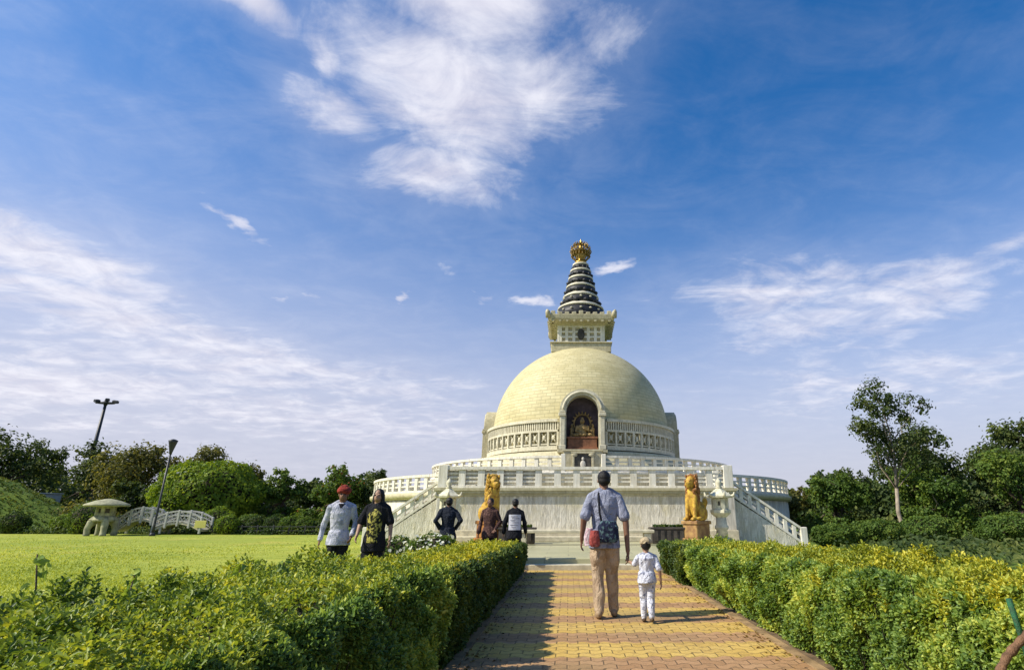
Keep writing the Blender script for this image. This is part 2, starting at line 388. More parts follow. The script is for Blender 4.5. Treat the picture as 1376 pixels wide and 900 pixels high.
def np_mesh(name, V, faces_flat, k, smooth=False):
    """vertices (n,3) and equal-sided faces (f,k)"""
    me = bpy.data.meshes.new(name)
    V = np.asarray(V, np.float32); Fc = np.asarray(faces_flat, np.int32).reshape(-1, k)
    me.vertices.add(len(V)); me.vertices.foreach_set('co', V.ravel())
    me.loops.add(Fc.size); me.loops.foreach_set('vertex_index', Fc.ravel())
    me.polygons.add(len(Fc)); me.polygons.foreach_set('loop_start', np.arange(0, Fc.size, k, dtype=np.int32))
    if smooth: me.polygons.foreach_set('use_smooth', np.ones(len(Fc), bool))
    me.update(calc_edges=True); return me

class MB:
    def __init__(s): s.v = []; s.f = []; s.sm = []
    def add(s, V, F, smooth=False):
        b = len(s.v); s.v += [tuple(p) for p in V]; s.f += [tuple(i + b for i in f) for f in F]; s.sm += [smooth] * len(F)
    def box(s, c, d, rz=0, bev=.0):
        x, y, z = (v / 2 for v in d); ca, sa = cos(rz), sin(rz)
        if bev:
            b = min(bev, x * .45, y * .45, z * .45)
            prof = [(-z, b), (-z + b, 0), (z - b, 0), (z, b)]
            rings = []
            for zz, i in prof:
                X, Y = x - i, y - i; bb = b * .8
                rings.append([(X, -Y + bb), (X, Y - bb), (X - bb, Y), (-X + bb, Y), (-X, Y - bb), (-X, -Y + bb), (-X + bb, -Y), (X - bb, -Y)])
            V = [(c[0] + p[0] * ca - p[1] * sa, c[1] + p[0] * sa + p[1] * ca, c[2] + zz) for (zz, i), r in zip(prof, rings) for p in r]
            F = [(k * 8 + i, k * 8 + (i + 1) % 8, k * 8 + 8 + (i + 1) % 8, k * 8 + 8 + i) for k in range(3) for i in range(8)]
            F += [tuple(range(7, -1, -1)), tuple(range(24, 32))]
            s.add(V, F); return
        P = [(a, b, e) for e in (-z, z) for a, b in ((-x, -y), (x, -y), (x, y), (-x, y))]
        V = [(c[0] + a * ca - b * sa, c[1] + a * sa + b * ca, c[2] + e) for a, b, e in P]
        s.add(V, [(3, 2, 1, 0), (4, 5, 6, 7), (0, 1, 5, 4), (1, 2, 6, 5), (2, 3, 7, 6), (3, 0, 4, 7)])
    def beam(s, p, q, w, h):
        """a bar from p to q with vertical sides: w across, h high, p and q at the middle of its ends"""
        p, q = Vector(p), Vector(q); d = (q - p); n = Vector((-d.y, d.x, 0)).normalized() * (w / 2); u = Vector((0, 0, h / 2))
        V = [p - n - u, p + n - u, p + n + u, p - n + u, q - n - u, q + n - u, q + n + u, q - n + u]
        s.add(V, [(0, 1, 2, 3), (7, 6, 5, 4), (0, 4, 5, 1), (1, 5, 6, 2), (2, 6, 7, 3), (3, 7, 4, 0)])
    def tube(s, pts, rad, n=8, cap=True):
        pts = [Vector(p) for p in pts]; rad = rad if hasattr(rad, '__len__') else [rad] * len(pts)
        V = []; pn = None
        for i, p in enumerate(pts):
            t = (pts[min(i + 1, len(pts) - 1)] - pts[max(i - 1, 0)]).normalized()
            a = t.orthogonal().normalized() if pn is None else (pn - t * pn.dot(t)).normalized()
            pn = a; b = t.cross(a)
            V += [p + (a * cos(2 * pi * k / n) + b * sin(2 * pi * k / n)) * rad[i] for k in range(n)]
        F = [(i * n + k, i * n + (k + 1) % n, i * n + n + (k + 1) % n, i * n + n + k) for i in range(len(pts) - 1) for k in range(n)]
        if cap: F += [tuple(range(n - 1, -1, -1)), tuple((len(pts) - 1) * n + k for k in range(n))]
        s.add(V, F, True)
    def lathe(s, prof, n=48, c=(0, 0, 0), a0=0, a1=2 * pi, smooth=True, phase=0):
        full = abs(a1 - a0 - 2 * pi) < 1e-6; m = n if full else n + 1
        V = [(c[0] + r * sin(a0 + (a1 - a0) * k / n + phase), c[1] - r * cos(a0 + (a1 - a0) * k / n + phase), c[2] + z) for r, z in prof for k in range(m)]
        F = []
        for i in range(len(prof) - 1):
            for k in range(n):
                k2 = (k + 1) % m
                F.append((i * m + k, i * m + k2, (i + 1) * m + k2, (i + 1) * m + k))
        if full:
            if prof[0][0] > 1e-4: F.append(tuple(range(m - 1, -1, -1)))
            if prof[-1][0] > 1e-4: F.append(tuple((len(prof) - 1) * m + k for k in range(m)))
        s.add(V, F, smooth)
    def prism(s, poly, y0, y1):
        """outline in x,z pushed from y0 to y1"""
        n = len(poly); V = [(x, y0, z) for x, z in poly] + [(x, y1, z) for x, z in poly]
        F = [tuple(range(n)), tuple(range(2 * n - 1, n - 1, -1))] + [(i, i + n, (i + 1) % n + n, (i + 1) % n) for i in range(n)]
        s.add(V, F)
    def build(s, name, m, parent=None, fix=True):
        me = bpy.data.meshes.new(name); me.from_pydata([tuple(map(float, p)) for p in s.v], [], s.f)
        me.polygons.foreach_set('use_smooth', s.sm); me.update()
        if fix:
            import bmesh
            bm = bmesh.new(); bm.from_mesh(me); bmesh.ops.recalc_face_normals(bm, faces=bm.faces); bm.to_mesh(me); bm.free()
        return link(name, me, m, parent)

def leaves_mesh(name, P, Nn, size, ratio=.55, fold=.25, spread=.6, r=rng, T=None):
    """leaf-shaped folded blades at the points P, turned roughly along the normals Nn"""
    n = len(P); size = np.broadcast_to(np.asarray(size, float), (n,)) * r.uniform(.55, 1.4, n)
    nr = Nn + r.normal(0, spread, (n, 3)); nr /= np.linalg.norm(nr, axis=1, keepdims=True) + 1e-9
    t = np.cross(nr, r.normal(0, 1, (n, 3))); t /= np.linalg.norm(t, axis=1, keepdims=True) + 1e-9
    if T is not None:
        t = T / (np.linalg.norm(T, axis=1, keepdims=True) + 1e-9); nr = nr - t * (nr * t).sum(1, keepdims=True); nr /= np.linalg.norm(nr, axis=1, keepdims=True) + 1e-9
    b = np.cross(nr, t)
    L = size[:, None]; W = L * ratio * .5; up = nr * L * fold * .5
    base = P - t * L * .5; tip = P + t * L * .5 - nr * L * .08
    v = np.stack([base, P - t * L * .18 + b * W + up, P + t * L * .2 + b * W * .85 + up, tip, P + t * L * .2 - b * W * .85 + up, P - t * L * .18 - b * W + up], 1).reshape(-1, 3)
    i = np.arange(n)[:, None] * 6
    f = np.concatenate([i + [0, 3, 2, 1], i + [0, 5, 4, 3]], 1).reshape(-1, 4)
    return np_mesh(name, v, f, 4)

# ------------------------------------------------------------------ remeshed solids (statues, bodies, clothes)
def uv_ell(c, rad, rot=None, nu=16, nv=10):
    V = [(0, 0, 1)]
    for j in range(1, nv):
        for i in range(nu):
            th = pi * j / nv; ph = 2 * pi * i / nu
            V.append((sin(th) * cos(ph), sin(th) * sin(ph), cos(th)))
    V.append((0, 0, -1))
    F = [(0, 1 + i, 1 + (i + 1) % nu) for i in range(nu)]
    for j in range(nv - 2):
        for i in range(nu):
            a = 1 + j * nu; F.append((a + i, a + nu + i, a + nu + (i + 1) % nu, a + (i + 1) % nu))
    l = len(V) - 1; a = 1 + (nv - 2) * nu
    F += [(l, a + (i + 1) % nu, a + i) for i in range(nu)]
    mt = Euler(rot).to_matrix() if rot else Matrix.Identity(3)
    return [Vector(c) + mt @ Vector((p[0] * rad[0], p[1] * rad[1], p[2] * rad[2])) for p in V], F

def solid(prims, voxel, smooth=4, wrinkle=0., seed=0):
    """closed shapes fused into one continuous skin; 'c': tapered limb, 'e': ellipsoid, 'l': lofted rings, 'b': box"""
    mb = MB()
    for p in prims:
        if p[0] == 'c':
            _, a, b, ra, rb = p; a, b = Vector(a), Vector(b)
            k = 7; mb.tube([a.lerp(b, i / k) for i in range(k + 1)], [ra + (rb - ra) * i / k for i in range(k + 1)], 14)
            mb.add(*uv_ell(a, (ra,) * 3)); mb.add(*uv_ell(b, (rb,) * 3))
        elif p[0] == 'e': mb.add(*uv_ell(p[1], p[2], p[3] if len(p) > 3 else None))
        elif p[0] == 'l':
            rings = p[1]; n = 24
            V = [(c[0] + rx * cos(2 * pi * k / n), c[1] + ry * sin(2 * pi * k / n), c[2]) for c, rx, ry in rings for k in range(n)]
            F = [(i * n + k, i * n + (k + 1) % n, i * n + n + (k + 1) % n, i * n + n + k) for i in range(len(rings) - 1) for k in range(n)]
            F += [tuple(range(n - 1, -1, -1)), tuple((len(rings) - 1) * n + k for k in range(n))]
            mb.add(V, F)
        elif p[0] == 'b': mb.box(p[1], p[2], p[3] if len(p) > 3 else 0)
    tmp = mb.build('tmp', None)
    md = tmp.modifiers.new('r', 'REMESH'); md.mode = 'VOXEL'; md.voxel_size = voxel
    if smooth:
        sm = tmp.modifiers.new('s', 'SMOOTH'); sm.iterations = smooth; sm.factor = .5
    dg = bpy.context.evaluated_depsgraph_get()
    me = bpy.data.meshes.new_from_object(tmp.evaluated_get(dg))
    old = tmp.data; bpy.data.objects.remove(tmp); bpy.data.meshes.remove(old)
    if wrinkle:
        n = len(me.vertices); co = np.empty(n * 3, np.float32); me.vertices.foreach_get('co', co); co = co.reshape(-1, 3)
        no = np.empty(n * 3, np.float32); me.vertices.foreach_get('normal', no); no = no.reshape(-1, 3)
        r = np.random.default_rng(seed); d = np.zeros(n)
        for _ in range(14):
            k = r.normal(0, 1, 3) * r.uniform(9, 38) * np.array([1, 1, .8]); d += np.sin(co @ k + r.uniform(0, 6.3)) * (18 / (14 + np.linalg.norm(k)))
        d = np.where(d < 0, d * .4, d); co += no * (d * wrinkle * .35)[:, None]; me.vertices.foreach_set('co', co.ravel().astype(np.float32)); me.update()
    me.polygons.foreach_set('use_smooth', np.ones(len(me.polygons), bool))
    return me

# ================================================================== THE SETTING
PX0, PX1 = -.9, 2.0
def sheet(name, x0, x1, y0, y1, z, m, kind='structure'):
    return tag(link(name, np_mesh(name, [(x0, y0, z), (x1, y0, z), (x1, y1, z), (x0, y1, z)], [0, 1, 2, 3], 4), m), kind=kind)
sheet('ground', -900, 900, -300, 1500, -.012, 'mound')
def lawn_mesh():
    nx, ny = 60, 60
    xs = np.linspace(-60, -2.3, nx); ys = np.linspace(-8, 34, ny)
    X, Y = np.meshgrid(xs, ys); Z = .02 * np.sin(X * .35 + 1) * np.sin(Y * .3) + .02
    i = (np.arange(ny - 1)[:, None] * nx + np.arange(nx - 1)[None]).ravel()
    return np_mesh('lawn', np.stack([X, Y, Z], -1).reshape(-1, 3), np.stack([i, i + 1, i + nx + 1, i + nx], 1), 4, True)
tag(link('lawn', lawn_mesh(), 'grass'), kind='structure')
sheet('soil_bed', -2.6, -.7, -4, 13.4, .003, 'soil')
sheet('soil_bed', 1.9, 3.7, -4, 13.4, .003, 'soil')
sheet('path', PX0, PX1, -6, 13.5, .010, 'path')
# kerb strips of the path, mostly under the hedges
kb = MB()
for x in (PX0 - .05, PX1 + .05): kb.box((x, 4, -.005), (.09, 19, .045))
tag(kb.build('path_kerb', 'kerb'), kind='structure')
pz = MB(); pz.box((1.0, 18.3, .12), (11.4, 9.4, .245), 0, .02)
tag(pz.build('plaza', 'plaza'), kind='structure')
st = MB(); st.box((.6, 13.46, .06), (5.6, .30, .13), 0, .012)
tag(st.build('plaza_step', 'benchstone'), kind='structure')

M['hill_blade'] = leafmat('rough_grass_blade', [(0, (.045, .08, .018)), (.5, (.095, .14, .026)), (1, (.20, .21, .04))], None, .35, .3, .1)
def mound():
    n = 40; V = []; 
    for j in range(n + 1):
        for i in range(n + 1):
            u, v = i / n * 2 - 1, j / n * 2 - 1
            h = max(0, 1 - u * u - v * v) ** 1.1 * 6.9
            V.append((-66 + u * 26, 45 + v * 10, h - .02 + .16 * sin(i * 1.3 + j * .4) * cos(j * 1.1) * min(h, 1) + .05 * sin(i * 3.1) * min(h, 1)))
    F = [(j * (n + 1) + i, j * (n + 1) + i + 1, (j + 1) * (n + 1) + i + 1, (j + 1) * (n + 1) + i) for j in range(n) for i in range(n)]
    return np_mesh('hill', V, F, 4, True)
hill = tag(link('hill', mound(), 'mound'), kind='structure')
def hill_grass():
    v = np.array([q.co[:] for q in hill.data.vertices]); r = np.random.default_rng(17); n = 16000
    f = np.array([p.vertices[:] for p in hill.data.polygons]); c = v[f].mean(1); f = f[(c[:, 2] > .15) & (c[:, 0] < -36)]
    q = f[r.integers(0, len(f), n)]; w = r.dirichlet((1, 1, 1, 1), n); P = (v[q] * w[..., None]).sum(1) + [0, 0, .06]
    return leaves_mesh('rough_grass', P, np.tile([.2, -.9, .5], (n, 1)), .24, .35, .2, .8, r)
tag(link('rough_grass', hill_grass(), 'hill_blade'), 'rough tufted grass over the hill at far left', 'grass', kind='stuff')

def grass_blades():
    n = 95000
    y = np.minimum(3.0 + rng.exponential(8.0, n), 3 + 30 * rng.random(n)); x = -2.3 - rng.random(n) * (1.0 + y * 1.05)
    h = rng.uniform(.018, .045, n); w = .007 + .0006 * y; a = rng.uniform(0, pi, n)
    dx, dy = np.cos(a) * w, np.sin(a) * w; lx, ly = rng.normal(0, .018, n), rng.normal(0, .018, n)
    z = np.full(n, .02)
    V = np.stack([np.stack([x - dx, y - dy, z], 1), np.stack([x + dx, y + dy, z], 1), np.stack([x + lx, y + ly, z + h], 1)], 1).reshape(-1, 3)
    return np_mesh('grass', V, np.arange(3 * n), 3)
M['blade'] = leafmat('grass_blade', [(0, (.20, .27, .04)), (.5, (.42, .47, .065)), (1, (.62, .62, .085))], None, .3, .3, .15)
tag(link('grass', grass_blades(), 'blade'), 'short bright grass blades over the lawn left of the path', 'grass', kind='stuff')

# ================================================================== THE STUPA
SX, SY, SR = .78, 37.15, R(-.4)
stupa = empty('stupa', (SX, SY, 0), SR, 'large domed stupa of pale stone with tiered spire and railed terraces', 'stupa')
def s2w(x, y, z=0): return (SX + x * cos(SR) - y * sin(SR), SY + x * sin(SR) + y * cos(SR), z)

def railing(mb, pts, h, post_w=.2, rail_h=.12, rail_w=.24, bars=2, bar_h=.07, depth=.16, base=.10):
    """posts at pts (their feet), a coping on top, a plinth rail below and bars between"""
    for i, p in enumerate(pts):
        a = pts[min(i + 1, len(pts) - 1)]; b = pts[max(i - 1, 0)]
        rz = math.atan2(a[1] - b[1], a[0] - b[0])
        mb.box((p[0], p[1], p[2] + (h - rail_h) / 2), (post_w, depth, h - rail_h - .002), rz)
    for p, q in zip(pts[:-1], pts[1:]):
        up = lambda z: ((p[0], p[1], p[2] + z), (q[0], q[1], q[2] + z))
        mb.beam(*up(h - rail_h / 2), rail_w, rail_h)
        mb.beam(*up(base / 2 - .003), depth * 1.25, base)
        for k in range(bars):
            zz = base + (h - rail_h - base) * (k + 1) / (bars + 1)
            mb.beam(*up(zz), depth * .55, bar_h)

def arc(r, a0, a1, n, z): return [(r * sin(a0 + (a1 - a0) * i / n), -r * cos(a0 + (a1 - a0) * i / n), z) for i in range(n + 1)]

TZ, BZ = 2.17, 2.98          # lower terrace floor, top of its railing
RL, RU = 12.7, 9.4
# lower terrace: round drum with cornice, then its railing
d = MB()
d.lathe([(RL, 0), (RL, .25), (RL - .1, .3), (RL - .1, 1.85)], 128)
drum = d.build('lower_terrace', 'wallstone', stupa)
d = MB(); d.lathe([(RL - .1, 1.853), (RL + .05, 1.9), (RL + .12, 2.0), (RL + .12, 2.12), (RL - .02, TZ), (0.1, TZ)], 128)
d.build('cornice', 'olive', drum)
d = MB(); railing(d, arc(RL - .12, R(23), R(337), 96, TZ), BZ - TZ, .22)
d.build('railing', 'rail', drum)
# projecting front block
BX, BY0, BY1 = 5.74, -14.8, -11.2
blk = MB(); blk.box((0, (BY0 + BY1) / 2, 1.24), (2 * BX, BY1 - BY0, 1.26)); front = blk.build('front_block', 'wallstone', stupa)
blk = MB()
for zc, hh, ov in ((1.92, .096, .05), (2.02, .10, .12), (2.12, .10, .17)): blk.box((0, (BY0 + BY1) / 2, zc), (2 * BX + 2 * ov, BY1 - BY0 + 2 * ov, hh), 0)
blk.build('cornice', 'olive', front)
blk = MB(); blk.box((0, (BY0 - .3 + BY1) / 2, .43), (2 * BX + .1, BY1 - BY0 + .3, .38), 0, .02); blk.box((0, BY0 - .62, .33), (2 * BX - 1.2, .64, .18), 0, .02)
blk.build('plinth', 'benchstone', front)
# corner pilasters
for sx in (-1, 1):
    q = MB(); q.box((sx * (BX - .25), BY0 - .03, 1.24), (.56, .2, 1.25), 0, .02); q.build('pilaster', 'marble', front)
q = MB(); n = 15
pts = [(-BX + .13 + (2 * BX - .26) * i / n, BY0 + .06, TZ) for i in range(n + 1)]
railing(q, pts, BZ - TZ, .26, .11, .30, 3, .055, .2, .09)
for sx in (-1, 1):
    q.box((sx * (BX - .14), BY0 + .06, (TZ + BZ) / 2 + .03), (.36, .36, BZ - TZ + .06), 0, .015)
    side = [(sx * (BX - .13), BY0 + .9 * i + .1, TZ) for i in range(0, 4)]
    sr_ = MB(); railing(sr_, side[2:], BZ - TZ, .22); sr_.build('railing', 'rail', front)
q.build('railing', 'rail', front)
# solid backing panels in the outer bays of the front railing
q = MB()
for i in list(range(0, 5)): q.box(((pts[i][0] + pts[i + 1][0]) / 2, BY0 + .10, TZ + .40), (pts[1][0] - pts[0][0] - .27, .05, .56))
q.build('railing_panel', 'marble', front)

# side stairs
for sx in (-1, 1):
    t = MB(); x0, x1 = BX + .02, 8.45
    y0, y1 = BY0 + .35, BY0 + 2.3
    ns = 12
    for i in range(ns):
        xa = x0 + (x1 - x0) * i / ns; xb = x0 + (x1 - x0) * (i + 1) / ns; zt = TZ * (1 - (i + .5) / ns) - .1
        t.box((sx * (xa + xb) / 2, (y0 + y1) / 2, zt / 2), (xb - xa - .002, y1 - y0 - .3, zt))
    stair = t.build('staircase', 'marble', stupa)
    for yy in (y0, y1):
        t = MB(); w = .16
        poly = [(sx * x0, 0), (sx * x1, 0), (sx * x1, .05), (sx * x0, 1.82)]
        if sx > 0: t.prism(poly, yy - .1, yy + .1)
        else: t.prism(poly[::-1], yy - .1, yy + .1)
        t.build('stair_wall', 'wallstone', stair)
        t = MB(); k = 8
        pp = [(sx * (x0 + .06 + (x1 - x0 - .06) * i / k), yy, 1.86 - (1.86 - .06) * i / k) for i in range(k + 1)]
        railing(t, pp, .62, .14, .10, .26, 1, .08, .17, .10)
        t.box((sx * (x1 + .02), yy, .36), (.26, .28, .72), 0, .02)
        t.build('stair_railing', 'rail', stair)

# upper terrace
d = MB(); d.lathe([(RU + .1, TZ + .003), (RU + .1, 3.0), (RU + .22, 3.05), (RU + .22, 3.16), (RU, 3.2), (.1, 3.2)], 112)
up = d.build('upper_terrace', 'marble', stupa)
g = math.asin(1.0 / RU)
d = MB(); railing(d, arc(RU - .05, g, 2 * pi - g, 84, 3.2), .76, .2, .11, .26, 2, .06, .16, .1)
for s_ in (-1, 1): d.box((s_ * 1.0, -RU + .05, 3.6), (.2, .3, .86), 0, .012)
d.build('railing', 'rail', up)

# dome base rings, drum, dome
d = MB(); d.lathe([(7.4, 3.203), (7.4, 3.62), (7.25, 3.68), (6.95, 3.7), (6.95, 4.05), (6.8, 4.1), (6.6, 4.12), (6.6, 4.42), (6.45, 4.5), (6.2, 4.52), (5.8, 4.52)], 112)
d.build('dome_base', 'olive', stupa)
d = MB(); CZ, DR = 6.3, 5.78
d.lathe([(5.80, 4.5), (5.80, 5.4), (5.78, CZ)] + [(DR * cos(a), CZ + DR * sin(a)) for a in np.linspace(.03, pi / 2 - .004, 40)], 128)
dome = d.build('dome', 'dome', stupa)
# carved band round the foot of the dome
for q_ in range(4):
    a0, a1 = q_ * pi / 2 + R(13), (q_ + 1) * pi / 2 - R(13)
    d = MB()
    def seg(r, z0, z1, th=.12): d.lathe([(r - th, z0), (r, z0), (r, z1), (r - th, z1)], 24, a0=a0, a1=a1, smooth=False)
    seg(6.16, 4.60, 4.84, .3); seg(6.10, 4.9, 4.98); seg(6.14, 5.62, 5.74); seg(6.20, 6.18, 6.34, .35)
    nb = 48
    for i in range(nb + 1):
        a = a0 + (a1 - a0) * i / nb; s_, c_ = sin(a), -cos(a)
        d.box((6.05 * s_, 6.05 * c_, 5.96), (.075, .15, .44), a)
        if i % 4 == 0: d.box((6.06 * s_, 6.06 * c_, 5.23), (.11, .19, .78), a)
        elif i % 4 == 2:   # a lotus round in each lower bay
            d.add(*uv_ell((6.03 * s_, 6.03 * c_, 5.3), (.11, .07, .15), (0, 0, a), 10, 6))
            for e in (-1, 1):
                for zz in (-1, 1):
                    b = a + e * (a1 - a0) / nb * .95
                    d.tube([(6.03 * sin(a + e * .012), -6.03 * cos(a + e * .012), 5.3 + zz * .08), (6.03 * sin(b), -6.03 * cos(b), 5.3 + zz * .28)], .033, 5)
    d.build('carved_band', 'archstone', stupa)

def niche(ang):
    e = empty('niche', (0, 0, 0), ang); e.parent = stupa
    if ang: e.scale = (.5, .955, .98)
    yF, yB = -6.62, -5.88; ho, hi = 1.27, .90; z0, sp = 4.55, 6.68
    # arch ring and jambs, one outline with a hole = strip of quads
    out = []; inn = []
    n = 20
    for i in range(n + 1):
        a = pi * i / n; out.append((ho * cos(a), sp + 1.24 * sin(a))); inn.append((hi * cos(a), sp + hi * sin(a)))
    out = [(ho, z0)] + out + [(-ho, z0)]; inn = [(hi, z0)] + inn + [(-hi, z0)]
    m = len(out); mb = MB()
    V = [(x, yF, z) for x, z in out] + [(x, yF, z) for x, z in inn] + [(x, yB + .7, z) for x, z in out] + [(x, yB, z) for x, z in inn]
    F = []
    for i in range(m - 1):
        F += [(i, i + 1, m + i + 1, m + i), (m + i, m + i + 1, 3 * m + i + 1, 3 * m + i), (i, 2 * m + i, 2 * m + i + 1, i + 1)]
    mb.add(V, F)
    mb.tube([(1.08 * cos(pi * i / 16), yF - .02, sp + 1.07 * sin(pi * i / 16)) for i in range(17)], .075, 6)
    mb.build('arch', 'archstone' if ang == 0 else 'harmika', e, fix=True)
    for sx in (-1, 1):
        p = MB(); p.box((sx * 1.10, yF - .06, 5.5), (.26, .16, 1.72), 0, .02); p.box((sx * 1.12, yF - .08, 6.46), (.42, .24, .2), 0, .03); p.box((sx * 1.10, yF - .07, 6.62), (.34, .2, .10), 0, .02); p.box((sx * 1.11, yF - .08, 4.66), (.38, .22, .24), 0, .02)
        p.build('pilaster', 'archstone' if ang == 0 else 'harmika', e)
    b = MB(); b.prism([(hi * cos(pi * i / 16) * 1.02, sp + hi * sin(pi * i / 16) * 1.02) for i in range(17)] + [(-hi * 1.02, z0), (hi * 1.02, z0)], yB - .0, yB + .1)
    b.build('back_wall', 'nichedark', e)
    s_ = MB(); s_.box((0, (yF + yB) / 2 - .06, 4.46), (2.75, .98, .17), 0, .02); s_.build('sill', 'harmika', e)
    if ang == 0:
        b = MB(); b.box((0, -7.3, 3.78), (2.0, 1.9, 1.2), 0, .03); b.box((0, -7.3, 4.33), (2.14, 2.0, .1), 0, .02); b.build('niche_base', 'harmika', e)
        r = MB(); r.box((0, -8.27, 3.78), (1.02, .04, .82)); rel = r.build('relief_panel', 'relief', e)
        r = MB()
        for sx in (-1, 1): r.box((sx * .5, -8.30, 3.76), (.12, .1, .9), 0, .02); r.add(*uv_ell((sx * .44, -8.32, 4.1), (.16, .07, .1)))
        r.box((0, -8.31, 4.21), (1.2, .12, .1), 0, .02); r.build('relief_frame', 'harmika', rel)
        r = MB(); r.add(*uv_ell((0, -8.30, 3.62), (.14, .06, .2))); r.add(*uv_ell((0, -8.30, 3.9), (.07, .06, .09))); r.build('relief_figure', 'marble', rel)
    return e
for k in (0, 1, 2, 3): niche(k * pi / 2)

# harmika: slab, box with lattice, wide eaves
h = MB(); h.box((0, 0, 11.75), (4.0, 4.0, .62), 0, .04); h.box((0, 0, 12.1), (4.16, 4.16, .09), 0, .02); hk = h.build('harmika', 'harmika', stupa)
h = MB(); h.box((0, 0, 12.82), (2.96, 2.96, 1.36), 0)
hb = h.build('lattice_box', 'harmika', hk)
for k in range(4):
    h = MB(); 
    for zz in (12.25, 12.62, 12.98, 13.36): h.box((0, -1.53, zz), (3.1, .12, .12))
    for i in range(7): h.box((-1.46 + 2.92 * i / 6, -1.535, 12.8), (.2 if i not in (0, 6) else .3, .13, 1.3))
    f = h.build('lattice', 'rail', hb); f.rotation_euler.z = k * pi / 2
    h = MB(); h.add(*uv_ell((0, -1.62, 12.8), (.24, .08, .42))); f = h.build('medallion', 'relief', hb); f.rotation_euler.z = k * pi / 2
h = MB()
h.add([(sx * r_, sy * r_, z) for z, r_ in ((13.42, 1.62), (13.52, 1.75), (13.62, 2.18), (13.72, 2.24), (14.0, 2.28), (14.06, 2.2)) for sx, sy in ((-1, -1), (1, -1), (1, 1), (-1, 1))],
      [(i * 4 + k, i * 4 + (k + 1) % 4, i * 4 + 4 + (k + 1) % 4, i * 4 + 4 + k) for i in range(5) for k in range(4)] + [(3, 2, 1, 0), (20, 21, 22, 23)])
for k in range(4):
    ca, sa = cos(k * pi / 2), sin(k * pi / 2)
    for i in range(9):
        u = -1.9 + 3.8 * i / 8; hh = .16 + .08 * (abs(i - 4) == 4) + .1 * (i == 4)
        px, py = u, -2.16; h.box((px * ca - py * sa, px * sa + py * ca, 14.05 + hh / 2), (.30, .14, hh), k * pi / 2, .03)
        h.box((px * ca - (py + .12) * sa, px * sa + (py + .12) * ca, 13.56), (.16, .5, .1), k * pi / 2)   # brackets under the eaves
    px = py = -2.2
    h.tube([(px * ca - py * sa, px * sa + py * ca, 13.8), ((px * ca - py * sa) * 1.03, (px * sa + py * ca) * 1.03, 14.2), ((px * ca - py * sa) * 1.05, (px * sa + py * ca) * 1.05, 14.34)], [.2, .16, .06], 7)
h.build('eaves', 'harmika', hk)

# spire of white tiers with dark hanging edges
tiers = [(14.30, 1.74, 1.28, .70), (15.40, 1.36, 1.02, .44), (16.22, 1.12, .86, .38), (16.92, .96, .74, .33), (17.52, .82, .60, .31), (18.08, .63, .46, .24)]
sp = empty('spire', (0, 0, -.858)); sp.parent = stupa; sp.scale = (1, 1, 1.06)
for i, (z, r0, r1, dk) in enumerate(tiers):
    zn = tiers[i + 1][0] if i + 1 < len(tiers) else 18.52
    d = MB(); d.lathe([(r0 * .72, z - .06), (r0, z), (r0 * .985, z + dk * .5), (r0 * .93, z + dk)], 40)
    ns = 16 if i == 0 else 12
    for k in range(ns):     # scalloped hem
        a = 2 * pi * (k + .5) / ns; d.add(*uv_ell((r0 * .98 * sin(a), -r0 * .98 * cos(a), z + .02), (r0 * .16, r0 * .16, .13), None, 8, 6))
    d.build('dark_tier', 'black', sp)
    d = MB(); d.lathe([(r0 * .94, z + dk - .01), (r0 * .965, z + dk + .03), (r0 * .95, z + dk + .12), (r1, zn - .06), (r1 * .8, zn)], 40)
    if i < 2:
        for k in range(ns): a = 2 * pi * k / ns; d.add(*uv_ell((r0 * .99 * sin(a), -r0 * .99 * cos(a), z + dk * .62), (.10, .10, .06), None, 8, 5))
    d.build('white_tier', 'spirewhite', sp)
# gilded finial: vase in an openwork flaming globe
fz = 19.42
d = MB(); d.lathe([(.42, 18.5), (.46, 18.6), (.3, 18.7), (.22, 18.8), (.3, 18.95), (.36, 19.2), (.26, 19.55), (.12, 19.85), (.07, 20.2), (.02, 20.55), (0, 20.6)], 24)
fin = d.build('finial', 'gold', stupa); fin.location.z = .27
d = MB()
for k in range(9):
    a = pi * k / 9
    pts_ = [(.69 * cos(t) * cos(a), .69 * cos(t) * sin(a), fz + .76 * sin(t)) for t in np.linspace(-1.2, pi + 1.2, 22)]
    d.tube(pts_, .032, 6)
    for s_ in (0, 1):
        b = a + s_ * pi
        for t in (-.5, 0, .45, .9):
            c = Vector((.70 * cos(t) * cos(b), .70 * cos(t) * sin(b), fz + .76 * sin(t)))
            d.tube([c, c * 1.0 + Vector((cos(b) * .1, sin(b) * .1, .08)), c + Vector((cos(b) * .06, sin(b) * .06, .2))], [.06, .04, .01], 6)
d.lathe([(.67, fz - .05), (.74, fz), (.67, fz + .05)], 24)
d.build('flame_globe', 'oldgold', fin)

